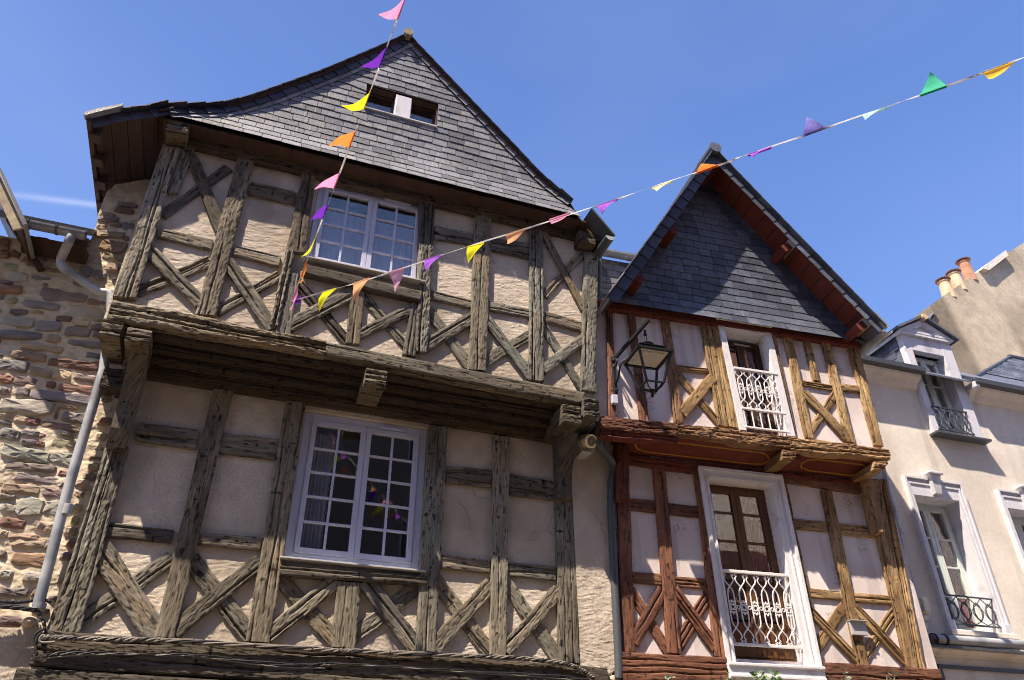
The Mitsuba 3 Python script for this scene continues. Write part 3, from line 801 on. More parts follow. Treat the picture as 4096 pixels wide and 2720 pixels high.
# the plastered flank to the right of the lower storey
PF = [(3.195, 2.976), (3.570, 2.997), (3.602, 3.812), (3.622, 4.795), (3.632, 5.126), (3.233, 5.066)]
pil = sub(H, 'plaster_flank')
pg = Polygon([(3.20, 2.68)] + [(PF[1][0], 2.98)] + PF[2:5] + [(3.64, 5.32), (3.20, 5.32)]).buffer(0)
def rough_front(fr, poly, o0, o1, amp, cell=0.05, fx=6, seed=3):
    """a slab whose face swells and dips"""
    b = poly.bounds
    us = np.arange(b[0], b[2] + cell, cell); zs = np.arange(b[1], b[3] + cell, cell)
    tris = []
    for g in shapely.get_parts(shapely.ops.unary_union([poly])):
        for i in range(len(us) - 1):
            for j in range(len(zs) - 1):
                q = sbox(us[i], zs[j], us[i + 1], zs[j + 1]).intersection(g)
                for h in getattr(q, 'geoms', [q]):
                    if h.geom_type == 'Polygon' and h.area > 1e-7:
                        v, f = trimesh.creation.triangulate_polygon(shapely.geometry.polygon.orient(h), engine='earcut')
                        tris.append((v, f))
    m = join([tm(np.c_[v, np.zeros(len(v))], f) for v, f in tris])
    m.merge_vertices(digits_vertex=5)
    v = m.vertices
    o = o1 + amp * (meshkit.fbm(np.c_[v[:, 0] * fx, v[:, 1] * fx, np.full(len(v), seed)], 4, seed) - 0.5)
    face = tm(fr.w(np.c_[v[:, 0], v[:, 1], o]), m.faces)
    return face, prism(fr, poly.buffer(-0.002), o0, o1 - amp * 0.5)


fc, bk = rough_front(A, pg, -0.3, 0.07, 0.03, 0.04, 3)
part(pil, 'render', fc, 'beige_plaster', smooth=True)
part(pil, 'masonry', prism(A, pg.buffer(-0.004), -0.5, 0.052), 'beige_plaster')
for k, (u, z, s) in enumerate([(3.33, 2.93, 0.05), (3.40, 2.90, 0.045), (3.47, 2.95, 0.035), (3.30, 2.86, 0.05), (3.38, 2.98, 0.035), (3.52, 2.90, 0.04)]):
    m = trimesh.creation.icosphere(2, s); m.vertices *= (1 + 0.5 * (meshkit.noise(m.vertices * 30 + k, k)[:, None] - 0.5)) * [1.2, 0.7, 0.8]
    m.apply_translation(A.w((u, z - 0.02, 0.055))[0])
    part(pil, 'rubble', m, 'mortar')

part(H, 'party_wall', box(A, 3.10, 3.95, 0.01, 6.6, -0.75, -0.32, 0), 'beige_plaster')

# ================================================================ the brown and white timber house
G = thing('timber_house', 'narrow timber house with golden brown and red timbers, white infill and a steep slate gable', 'house')
B0p = [[(0.730, 3.118), (0.865, 3.124), (0.843, 5.251), (0.988, 5.268)], [(1.197, 3.132), (1.340, 3.124), (1.262, 5.038), (1.406, 5.035)], [(1.697, 3.126), (1.839, 3.110), (1.757, 5.035), (1.826, 5.033)], [(2.855, 3.706), (2.906, 3.692), (2.787, 5.076), (2.898, 5.058)],
       [(3.283, 3.111), (3.416, 3.109), (3.348, 4.996), (3.485, 4.990)], [(3.864, 3.113), (4.002, 3.110), (3.965, 4.998), (4.164, 4.998)], [(4.004, 3.110), (4.095, 3.109), (4.224, 5.228), (4.294, 5.215)]]
B0r = [[(0.937, 4.661), (0.932, 4.535), (1.242, 4.669), (1.230, 4.533)], [(1.397, 4.655), (1.399, 4.525), (1.740, 4.657), (1.739, 4.520)], [(0.911, 3.888), (0.905, 3.771), (1.215, 3.890), (1.212, 3.771)], [(1.361, 3.871), (1.356, 3.765), (1.706, 3.875), (1.702, 3.760)],
       [(2.862, 4.622), (2.854, 4.501), (3.316, 4.626), (3.305, 4.503)], [(3.472, 4.621), (3.466, 4.485), (3.938, 4.615), (3.910, 4.489)], [(2.876, 3.858), (2.857, 3.756), (3.289, 3.855), (3.277, 3.752)], [(3.463, 3.846), (3.450, 3.743), (3.914, 3.844), (3.889, 3.744)]]
B0x = [(0.877, 3.242), (1.197, 3.690), (0.896, 3.679), (1.190, 3.184), (1.361, 3.709), (1.694, 3.238), (1.343, 3.231), (1.703, 3.686), (2.851, 3.648), (3.280, 3.189), (2.870, 3.264), (3.277, 3.665), (3.454, 3.662), (3.874, 3.184), (3.432, 3.227), (3.913, 3.672)]
b0 = [(strip(B0x[2 * i], B0x[2 * i + 1], wd), f_) for i, (wd, f_) in enumerate([(0.125, 1), (0.105, 0), (0.125, 1), (0.12, 0), (0.10, 1), (0.11, 0), (0.105, 1), (0.10, 0)])]
B0h = [[(0.982, 5.199), (0.977, 5.051), (1.799, 5.117), (1.794, 5.020)], [(2.817, 5.215), (2.790, 5.041), (4.001, 5.119), (3.975, 4.995)]]
DO = (1.90, 3.12, 2.68, 4.98)   # door opening
door_hole = sbox(DO[0], DO[1], DO[2], DO[3])
for k, q in enumerate(B0p): timber(G, 'post', B, q, -0.03, 0.045, 'gold_timber', tone=(6, 6, 6, 2, 1, 1, 1)[k], rough=0.8 if k < 4 else 1.1)
for k, q in enumerate(B0r): timber(G, 'rail', B, q, -0.03, 0.03, 'gold_timber', tone=(6, 6, 4, 4, 1, 1, 0, 0)[k], rough=0.9)
for k, (q, f_) in enumerate(b0): timber(G, 'brace', B, q, -0.03, 0.042 if f_ else 0.024, 'gold_timber', tone=6 if k < 4 else 1, rough=0.9)
for k, q in enumerate(B0h): timber(G, 'top_plate', B, q, -0.03, 0.04, 'gold_timber', tone=(8, 4)[k], rough=0.8)
panels(G, B, (0.70, 2.95, 4.28, 5.45), B0p + B0r + [q for q, _ in b0] + B0h, -0.02, 0.0, 'white_plaster', [sbox(DO[0] - 0.10, 3.03, DO[2] + 0.10, 5.10)])
part(G, 'wall', prism(B, sbox(0.72, 0.02, 4.24, 5.5).difference(door_hole), -0.2, -0.021), 'white_plaster')
part(G, 'side_wall', box(B, 4.08, 4.24, 0.01, 7.0, -3.5, -0.205, 0), 'white_plaster')
timber(G, 'sill_beam', B, [(0.70, 3.11), (0.70, 2.86), (1.80, 3.11), (1.80, 2.88)], -0.02, 0.075, 'gold_timber', tone=7, rough=0.8)
timber(G, 'sill_beam', B, [(2.86, 3.11), (2.86, 2.84), (4.24, 3.11), (4.24, 2.84)], -0.02, 0.075, 'gold_timber', tone=5, rough=1.1)
timber(G, 'sill_beam', B, [(1.80, 3.02), (1.80, 2.86), (2.86, 3.02), (2.86, 2.86)], -0.02, 0.060, 'gold_timber', tone=7, rough=1.3)
fc, bk = rough_front(B, sbox(0.70, 2.2, 4.24, 2.84), -0.2, 0.05, 0.02)
part(G, 'plaster_panel', fc, 'white_plaster', smooth=True)
# brackets and beam ends of the jetty
BR = [(3.861, 4.507), (3.946, 4.509), (3.885, 5.139), (4.102, 5.152)]
timber(G, 'bracket', B, BR, 0.0, 0.17, 'gold_timber', tone=2, rough=1.0)
BR = [(0.767, 4.592), (0.894, 4.601), (0.823, 5.256), (0.961, 5.272)]
timber(G, 'bracket', B, BR, 0.0, 0.14, 'gold_timber', tone=8, rough=0.8)
# ---- jetty beam, split: left red, right bare
JB = [(0.536, 5.386), (0.526, 5.243), (1.416, 5.404), (1.397, 5.263)]
timber(G, 'jetty_beam', B, JB, 0.30, 0.43, 'gold_timber', tone=6, rough=1.7, cracks=3)
JB = [(0.526, 5.251), (0.519, 5.155), (1.421, 5.257), (1.412, 5.192)]
timber(G, 'jetty_beam', B, JB, 0.30, 0.40, 'gold_timber', tone=9, rough=0.9)
JB = [(1.420, 5.397), (1.414, 5.265), (2.789, 5.416), (2.755, 5.269)]
timber(G, 'jetty_beam', B, JB, 0.30, 0.44, 'gold_timber', tone=3, rough=2.2, cracks=5)
JB = [(2.791, 5.412), (2.753, 5.244), (4.076, 5.416), (4.053, 5.284)]
timber(G, 'jetty_beam', B, JB, 0.30, 0.44, 'gold_timber', tone=2, rough=2.0, cracks=5)
JE = [(2.650, 5.252), (2.623, 5.128), (2.807, 5.237), (2.784, 5.140), (3.814, 5.235), (3.780, 5.122), (3.979, 5.237), (3.940, 5.131)]
timber(G, 'beam_end', B, JE[:4], 0.02, 0.455, 'gold_timber', tone=2, rough=2.0)
timber(G, 'beam_end', B, JE[4:], 0.02, 0.455, 'gold_timber', tone=2, rough=2.0)
for za, zc, o in [(5.10, 5.165, 0.05), (5.272, 5.31, 0.335)]:
    timber(G, 'jetty_moulding', B, [(0.80, zc), (0.80, za), (4.10, zc), (4.10, za)], 0.0, o, 'gold_timber', tone=9, rough=0.35, cracks=1)
# two sloping soffit panels with a painted yellow line
def soffit_pt(u, s): return B.w((u, 5.188 + 0.084 * s + 0.014 * math.sin(s * math.pi), 0.02 + 0.29 * s))[0]


for u0, u1 in ((0.92, 2.72), (2.96, 4.02)):
    ss = np.linspace(0, 1, 7)
    v = np.array([soffit_pt(u, s) for s in ss for u in (u0, u1)] + [soffit_pt(u, s) + [0, 0, 0.02] for s in ss for u in (u0, u1)])
    f = []
    for i in range(6):
        f += [[2 * i, 2 * i + 1, 2 * i + 3], [2 * i, 2 * i + 3, 2 * i + 2]]
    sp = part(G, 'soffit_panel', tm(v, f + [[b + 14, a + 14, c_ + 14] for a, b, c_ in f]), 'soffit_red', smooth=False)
    us0, us1, e = u0 + 0.10, u1 - 0.06, 0.16
    loop = [(us0 + e, 0.82), (us1 - e, 0.82), (us1 - 0.06, 0.66), (us1, 0.45), (us1 - 0.05, 0.22), (us1 - e * 1.2, 0.16), (us0 + e, 0.16), (us0 + 0.04, 0.25), (us0, 0.45), (us0 + 0.05, 0.72)]
    loop = [q for a, b in zip(loop, loop[1:] + loop[:1]) for q in [(a[0] + (b[0] - a[0]) * k / 8, a[1] + (b[1] - a[1]) * k / 8) for k in range(8)]]
    pts = np.array([soffit_pt(u, s) for u, s in loop])
    part(sp, 'painted_line', tube(pts, 0.009, 5, closed=True), 'yellow_line')
part(G, 'soffit_block', box(B, 2.74, 2.94, 5.17, 5.335, 0.0, 0.35, 0.01), 'soffit_red')
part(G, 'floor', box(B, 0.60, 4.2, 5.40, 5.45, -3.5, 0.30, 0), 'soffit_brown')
# ---- upper storey, plaster face at o = .36
B1p = [[(0.635, 5.404), (0.724, 5.399), (0.723, 6.911), (0.796, 6.914)], [(0.989, 5.376), (1.100, 5.374), (0.987, 6.909), (1.069, 6.909)], [(1.393, 5.403), (1.513, 5.443), (1.404, 6.796), (1.505, 6.804)], [(1.939, 5.473), (2.054, 5.453), (1.914, 6.826), (2.048, 6.836)], [(2.060, 5.471), (2.173, 5.460), (2.056, 6.851), (2.144, 6.860)],
       [(2.836, 5.492), (2.900, 5.448), (2.863, 6.869), (2.924, 6.869)], [(3.021, 5.454), (3.130, 5.450), (3.038, 6.868), (3.159, 6.868)], [(3.314, 6.243), (3.403, 6.247), (3.322, 6.851), (3.420, 6.855)], [(3.554, 5.467), (3.662, 5.463), (3.582, 6.853), (3.710, 6.853)], [(3.931, 5.469), (4.044, 5.461), (3.953, 6.856), (4.121, 6.863)]]
B1r = [[(1.514, 6.196), (1.511, 6.114), (1.924, 6.200), (1.913, 6.132)], [(3.170, 6.226), (3.158, 6.160), (3.566, 6.219), (3.547, 6.149)], [(3.707, 6.263), (3.687, 6.155), (3.962, 6.265), (3.944, 6.163)]]
B1x = [(1.533, 5.589), (1.935, 6.050), (1.516, 6.087), (1.943, 5.515), (3.172, 6.021), (3.560, 5.555), (3.145, 5.582), (3.565, 6.072)]
b1 = [(strip(B1x[2 * i], B1x[2 * i + 1], wd), f_) for i, (wd, f_) in enumerate([(0.125, 1), (0.10, 0), (0.115, 1), (0.095, 0)])]
WB = (2.235, 5.46, 2.80, 6.80)
wb_hole = sbox(*WB)
for k, q in enumerate(B1p): timber(G, 'post', B, q, 0.33, 0.405, 'gold_timber', tone=(6, 5, 3, 1, 0, 1, 0, 0, 0, 0)[k], rough=(0.8, 0.8, 1.1, 1.2, 0.5, 0.8, 1.2, 1.0, 1.2, 1.3)[k])
for q in B1r: timber(G, 'rail', B, q, 0.33, 0.395, 'gold_timber', tone=1, rough=1.0)
for q, f_ in b1: timber(G, 'brace', B, q, 0.33, 0.408 if f_ else 0.388, 'gold_timber', tone=1, rough=1.1)
pr = B1p[9]; beyond = Polygon([(pr[1][0] - 0.02, 5.0), (pr[3][0] - 0.02, 7.2), (6, 7.2), (6, 5.0)])
panels(G, B, (0.50, 5.36, 4.22, 6.95), B1p + B1r + [q for q, _ in b1], 0.34, 0.36, 'white_plaster', [sbox(2.14, 5.3, 2.90, 6.92), beyond])
part(G, 'wall', prism(B, sbox(0.42, 5.42, 4.20, 7.0).difference(wb_hole).difference(beyond), 0.16, 0.339), 'white_plaster')
part(G, 'side_wall', box(B, 3.92, 4.02, 5.45, 6.9, -0.2, 0.158, 0), 'white_plaster')
part(G, 'side_wall', box(B, 0.44, 0.60, 5.47, 6.9, -3.5, 0.158, 0), 'white_plaster')
# top plate under the slates
timber(G, 'top_plate', B, [(0.62, 6.92), (0.62, 6.80), (4.22, 6.94), (4.22, 6.82)], 0.33, 0.43, 'gold_timber', tone=9, rough=0.4)
# ---- slate gable and roof
RL = [(0.574, 6.661), (0.881, 7.299), (2.227, 9.386), (2.339, 9.416), (3.190, 8.206), (4.029, 7.093), (4.172, 6.856)]
rl = [(RL[0][0] - 0.02, RL[0][1]), RL[1], ((RL[2][0] + RL[3][0]) / 2, RL[2][1] + 0.02), RL[4], RL[5], (RL[6][0], RL[6][1])]
# straight slopes
ap = np.array(rl[2]); lf = np.array(rl[0]); rt = np.array(rl[5])
rl = [tuple(lf), tuple((lf + ap) / 2), tuple(ap), tuple((ap + rt) / 2), tuple(rt)]
def b_off(z): return 0.44 + 0.06 * max(0.0, (7.3 - z) / 0.45) ** 2


def tri_in(d, zmin):
    dl = (ap - lf) / np.linalg.norm(ap - lf); dr_ = (rt - ap) / np.linalg.norm(rt - ap)
    P = Polygon([tuple(lf), tuple(ap), tuple(rt), (rt[0], 6.0), (lf[0], 6.0)]).buffer(-d, join_style=2)
    return P.intersection(sbox(-3, zmin, 9, 12))


gb = tri_in(0.03, 6.845)
slates(G, B, gb, 6.845, 9.6, 0.112, 0.195, b_off, None, jit=0.5, kick=0.011)
part(G, 'gable_wall', prism(B, tri_in(0.06, 6.86), 0.30, 0.425), 'soffit_brown')
R = sub(G, 'roof')
def slope_sheet(fr, a, b, t0, t1, o0, o1):
    a, b = np.array(a), np.array(b); d = (b - a) / np.linalg.norm(b - a); n = np.array([d[1], -d[0]])
    if n[1] > 0: n = -n
    return prism(fr, Polygon([a + n * t0, b + n * t0, b + n * t1, a + n * t1]).buffer(0), o0, o1)


part(R, 'roof_deck', join([slope_sheet(B, lf, ap, 0.0, 0.035, -4.0, 0.80), slope_sheet(B, rt, ap, 0.0, 0.035, -4.0, 0.80)]), 'slate')
part(R, 'left_soffit', slope_sheet(B, lf + (ap - lf) * 0.03, ap - (ap - lf) * 0.01, 0.038, 0.055, 0.40, 0.79), 'dark_zinc')
nl = 14
for k in range(nl):
    a = rt + (ap - rt) * (0.035 + 0.95 * k / nl); b = rt + (ap - rt) * (0.035 + 0.95 * (k + 1) / nl - 0.004)
    part(R, 'soffit_board', slope_sheet(B, a, b, 0.038, 0.054 + 0.003 * (k % 2), 0.40, 0.775), 'soffit_red')
def edge_slates(a, b, step, o, depth, lo=0.0, shade_tone=0):
    a, b = np.array(a), np.array(b); n = int(np.linalg.norm(b - a) / step); d = (b - a) / np.linalg.norm(b - a); q = np.array([d[1], -d[0]]); q = q if q[1] < 0 else -q
    for k in range(n):
        s0 = a + d * step * k; s1 = a + d * (step * (k + 1) + 0.012)
        e = rng.uniform(-0.005, 0.005)
        pts = [s0 + q * (depth + e), s1 + q * (depth + e), s1 + q * lo, s0 + q * lo]
        oo = [o + 0.010, o, o, o + 0.010]
        plain_slates(R, 'verge_slate', [B.w(np.c_[np.array(pts), oo])], shade_tone=shade_tone)


edge_slates(rt, ap, 0.21, 0.806, 0.115, 0.0)
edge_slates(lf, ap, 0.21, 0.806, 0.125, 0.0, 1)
for k in range(17):   # roof slates end on, left slope
    a = lf + (ap - lf) * k / 17; b = lf + (ap - lf) * (k + 1.08) / 17
    for (p, q) in ((a, b), (rt + (ap - rt) * k / 17, rt + (ap - rt) * (k + 1.08) / 17)):
        up = np.array([0, 0.012 + rng.uniform(0, 0.006)])
        plain_slates(R, 'roof_slate', [np.vstack([B.w([(*(p + up), 0.5), (*(p + up), 0.875), (*(q + up * 0.4), 0.875), (*(q + up * 0.4), 0.5)])])], thick=0.012)
part(R, 'ridge_tile', join([tube(B.w([(ap[0], ap[1] + 0.005, 0.89), (ap[0], ap[1] + 0.005, 0.5)]), 0.085, 14), tube(B.w([(ap[0], ap[1] + 0.0, 0.499), (ap[0], ap[1] + 0.01, -3)]), 0.085, 10)]), 'slate')
PU = [(1.620, 8.016), (1.032, 7.158), (2.314, 9.142), (3.160, 8.087), (4.012, 7.009)]
for k, (u, z) in enumerate(PU):
    h, wd = (0.075, 0.08)
    base = (ap if k == 2 else lf + (ap - lf) * np.clip((z - lf[1]) / (ap[1] - lf[1]), 0, 1) if u < ap[0] else rt + (ap - rt) * np.clip((z - rt[1]) / (ap[1] - rt[1]), 0, 1))
    c_ = np.array([u, z])
    d = (ap - lf) if u < ap[0] - 0.05 else (rt - ap)
    d = d / np.linalg.norm(d); q = np.array([d[1], -d[0]]); q = q if q[1] < 0 else -q
    cc = base + q * 0.15 if k != 2 else ap + np.array([0.0, -0.20])
    pts = [B.w((*(cc + d * i * 0.05 + q * (j * 0.07 + 0.005)), o))[0] for i in (-1, 1) for j in (-1, 1) for o in (0.35, 0.73)]
    part(R, 'purlin_end', hullmesh(pts), 'soffit_red')
    if k in (3, 4, 0):
        part(R, 'zinc_cap', hullmesh([B.w((*(cc + d * i * 0.065 + q * j), o))[0] for i in (-1, 1) for j in (-0.075, -0.068) for o in (0.5, 0.80)]), 'zinc')
# pale oval patch of repaired slate near the eave, zinc ends
part(R, 'eave_zinc', hullmesh([B.w((u, z, o))[0] for u, z in ((rt[0] - 0.14, rt[1] + 0.19), (rt[0] - 0.10, rt[1] + 0.21), (rt[0] + 0.05, rt[1] + 0.02), (rt[0] + 0.0, rt[1] - 0.02)) for o in (0.62, 0.86)]), 'zinc')
gpth = np.array([B.w((rt[0] + 0.02, rt[1] - 0.03, o))[0] for o in (0.85, -0.4)])
part(G, 'side_gutter', half_round(gpth, 0.06), 'zinc')
# ---- slate-hung recess at the left with its own gutter
RC = [(0.786, 7.652), (1.212, 7.659), (0.745, 7.094), (0.961, 7.092)]
rec = Polygon([(0.50, 7.06), (1.02, 7.06), (1.36, 7.72), (0.50, 7.72)])
slates(G, B, rec, 7.06, 7.72, 0.10, 0.17, lambda z: 0.20, None, jit=0.4)
part(G, 'recess_wall', prism(B, Polygon([(0.45, 6.9), (1.0, 6.9), (1.4, 7.72), (0.45, 7.72)]), -0.1, 0.185), 'soffit_brown')
part(G, 'front_gutter', half_round(np.array([B.w((u, 7.79, 0.27))[0] for u in (0.52, 1.0, 1.34)]), 0.062), 'zinc')
part(G, 'gutter_joint', half_round(np.array([B.w((u, 7.79, 0.27))[0] for u in (1.13, 1.155)]), 0.068), 'zinc')
# ---- French window of the lower storey
ft = sub(G, 'french_window')
labels[ft] = {'label': 'tall brown French window in a white moulded surround'}
surround = sbox(1.80, 3.06, 2.83, 5.10).difference(sbox(DO[0], 3.0, DO[2] + 0.0, DO[3]))
part(ft, 'surround', prism(B, surround, -0.02, 0.060), 'white_paint')
mould = sbox(1.795, 3.06, 2.835, 5.105).difference(sbox(1.830, 3.0, 2.80, 5.07))
part(ft, 'surround_moulding', prism(B, mould, 0.061, 0.085), 'white_paint')
mould = sbox(1.872, 3.06, 2.758, 5.012).difference(sbox(1.890, 3.0, 2.74, 4.994))
part(ft, 'surround_moulding', prism(B, mould, 0.061, 0.072), 'white_paint')
part(ft, 'sill', join([box(B, 1.785, 2.845, 2.915, 3.058, -0.02, 0.095, 0.006), box(B, 1.79, 2.84, 2.93, 2.955, 0.09, 0.112, 0.004), box(B, 1.79, 2.84, 3.035, 3.062, 0.09, 0.118, 0.004)]), 'white_paint')
part(ft, 'reveal', join([box(B, DO[0] - 0.01, DO[0], DO[1], DO[3], -0.16, -0.02, 0), box(B, DO[2], DO[2] + 0.01, DO[1], DO[3], -0.16, -0.02, 0), box(B, DO[0], DO[2], DO[3], DO[3] + 0.01, -0.16, -0.02, 0)]), 'white_paint')
wz = [3.90, 4.18, 4.52, 4.86]
w = casements(ft, B, DO[0] + 0.002, DO[2] - 0.002, DO[1] + 0.002, DO[3] - 0.002, -0.10, 2, 1, 5, 'brown_frame', fw=0.035, lw=0.055, bw=0.022, name='leaves', row_z=[3.52, 3.70, 4.02, 4.34, 4.66, 4.885], solid=0.28)
part(ft, 'curtain', join([curtain_mesh(B, 1.93, 2.10, 3.2, 4.9, -0.23, 5), curtain_mesh(B, 2.36, 2.66, 3.2, 4.9, -0.23, 7)]), 'plum_curtain')
room(ft, B, DO[0], DO[2], DO[1], DO[3], -0.205)


def scroll(c, r, sgn, turns=1.1, n=16):
    """a small spiral in the plane, from its eye outwards, leaving downwards"""
    a = np.linspace(0, turns * 2 * math.pi, n)
    rr = r * (0.25 + 0.75 * a / a[-1])
    return [(c[0] + sgn * q * math.cos(t), c[1] + q * math.sin(t)) for t, q in zip(a, rr)]


def ornate_railing(parent, fr, u0, u1, z0, z1, o, n, bsdf, r=0.007, straight=0.0, name='railing', label=None):
    k0 = sub(parent, name)
    if label: labels[k0] = {'label': label}
    W = lambda pts: fr.w(np.c_[np.array(pts), np.full(len(pts), o)])
    part(k0, 'top_rail', box(fr, u0, u1, z1 - 0.016, z1 + 0.016, o - 0.014, o + 0.018, 0.004), bsdf)
    zb_ = z0 + straight
    part(k0, 'bottom_rail', box(fr, u0, u1, zb_ - 0.014, zb_ + 0.014, o - 0.012, o + 0.014, 0.004), bsdf)
    if straight:
        part(k0, 'bottom_rail', box(fr, u0, u1, z0 - 0.012, z0 + 0.012, o - 0.012, o + 0.014, 0.004), bsdf)
        for k in range(n + 1):
            u = u0 + 0.03 + (u1 - u0 - 0.06) * k / n
            part(k0, 'bar', tube(W([(u, z0), (u, zb_)]), r * 1.15, 6), bsdf)
    p = (u1 - u0) / n; H_ = z1 - zb_
    zz = lambda t: zb_ + H_ * t
    cl = lambda pts: [(min(max(u, u0 + 0.004), u1 - 0.004), z) for u, z in pts]
    for k in range(n + 1):
        c = u0 + p * k
        for s in (-1, 1):
            if (k == 0 and s < 0) or (k == n and s > 0): continue
            for up in (1, -1):
                f = (lambda t: zz(t)) if up > 0 else (lambda t: zz(1 - t))
                # from the scroll under the rail, crossing over to the next bay and down as the upright of the arch
                sc = scroll((c + s * 0.017, f(0.955)), 0.014, s, 1.0, 12)
                path = smooth_line([(c + s * 0.03, f(0.94)), (c + s * 0.012, f(0.895)), (c + s * 0.20 * p, f(0.845)), (c + s * 0.5 * p, f(0.785)), (c + s * 0.72 * p, f(0.72)), (c + s * 0.77 * p, f(0.62)), (c + s * 0.77 * p, f(0.5))], 5)
                part(k0, 'scroll_bar', join([tube(W(cl(path)), r, 6), tube(W(cl(sc)), r * 0.8, 5)]), bsdf)
        if k < n:
            for u, rr in ((c + p * 0.5, 0.022), (c, 0.017)):
                a = np.linspace(0, 2 * math.pi, 13)[:-1]
                if u0 + 0.01 < u - rr and u + rr < u1:
                    part(k0, 'ring', tube(W([(u + rr * math.cos(t), zz(0.5) + rr * math.sin(t)) for t in a]), r * 0.8, 5, closed=True), bsdf)
            for s in (-1, 1):
                m = [(c + p * 0.5 - 0.03, zz(0.5) + s * 0.062), (c + p * 0.5 - 0.012, zz(0.5) + s * 0.045), (c + p * 0.5, zz(0.5) + s * 0.07), (c + p * 0.5 + 0.012, zz(0.5) + s * 0.045), (c + p * 0.5 + 0.03, zz(0.5) + s * 0.062)]
                part(k0, 'clasp', join([tube(W(smooth_line(m, 4)), r * 0.9, 5), tube(W([(c + p * 0.5 - 0.034, zz(0.5) + s * 0.026), (c + p * 0.5 + 0.034, zz(0.5) + s * 0.026)]), r * 1.0, 5)]), bsdf)
    return k0


ornate_railing(ft, B, DO[0] + 0.004, DO[2] - 0.004, 3.245, 3.965, 0.035, 6, 'white_iron', label=None)
# ---- upper window with white surround and railing
uw = sub(G, 'upper_window')
labels[uw] = {'label': 'upper window in a white board surround behind a white railing'}
wl = (2.145, 2.235, 2.80, 2.895)
UW = [(2.134, 6.888), (2.847, 6.910), (2.175, 5.455), (2.863, 5.447), (2.190, 6.837)]
sl = (UW[0][0], UW[2][0]); sr = (UW[1][0], UW[3][0])
part(uw, 'surround_jamb', prism(B, Polygon([(sl[0], 6.90), (sl[0] + 0.075, 6.90), (sl[1] + 0.075, 5.43), (sl[1], 5.43)]), 0.30, 0.425), 'white_paint')
part(uw, 'surround_jamb', prism(B, Polygon([(sr[0] - 0.08, 6.90), (sr[0], 6.90), (sr[1], 5.43), (sr[1] - 0.10, 5.43)]), 0.30, 0.425), 'white_paint')
part(uw, 'surround_head', box(B, sl[0] + 0.076, sr[0] - 0.081, 6.80, 6.90, 0.16, 0.42, 0.004), 'white_paint')
part(uw, 'cornice', box(B, sl[0] - 0.02, sr[0] + 0.02, 6.893, 6.915, 0.35, 0.45, 0.004), 'white_paint')
part(uw, 'reveal', join([box(B, WB[0] - 0.012, WB[0], WB[1], WB[3], 0.13, 0.30, 0), box(B, WB[2], WB[2] + 0.012, WB[1], WB[3], 0.13, 0.30, 0)]), 'white_paint')
w = casements(uw, B, WB[0] + 0.002, WB[2] - 0.002, WB[1] + 0.002, WB[3] - 0.03, 0.20, 2, 1, 4, 'dark_frame', fw=0.03, lw=0.045, bw=0.018, name='leaves', row_z=[5.60, 5.85, 6.12, 6.38, 6.69], solid=0.1)
part(uw, 'vent', box(B, 2.44, 2.66, 6.715, 6.735, 0.2, 0.218, 0.003), 'grey_plastic')
part(uw, 'curtain', curtain_mesh(B, WB[0] + 0.03, WB[2] - 0.03, 5.5, 6.72, 0.1, 8, 0.006), 'plum_curtain')
room(uw, B, WB[0], WB[2], WB[1], WB[3], 0.155)
ornate_railing(uw, B, WB[0] + 0.0, WB[2] + 0.005, 5.475, 6.235, 0.415, 5, 'white_iron', straight=0.235)
part(G, 'inspection_plate', join([box(B, *[[(3.278, 3.536), (3.471, 3.532)][i][0] for i in (0, 1)], *[[(3.256, 3.396), (3.296, 3.537)][i][1] for i in (0, 1)], 0.05, 0.075, 0.003), box(B, *[[(3.278, 3.536), (3.471, 3.532)][i][0] + (-0.006, 0.006)[i] for i in (0, 1)], [(3.296, 3.537)][0][1] - 0.004, [(3.296, 3.537)][0][1] + 0.003, 0.05, 0.11, 0.001)]), 'grey_plastic')

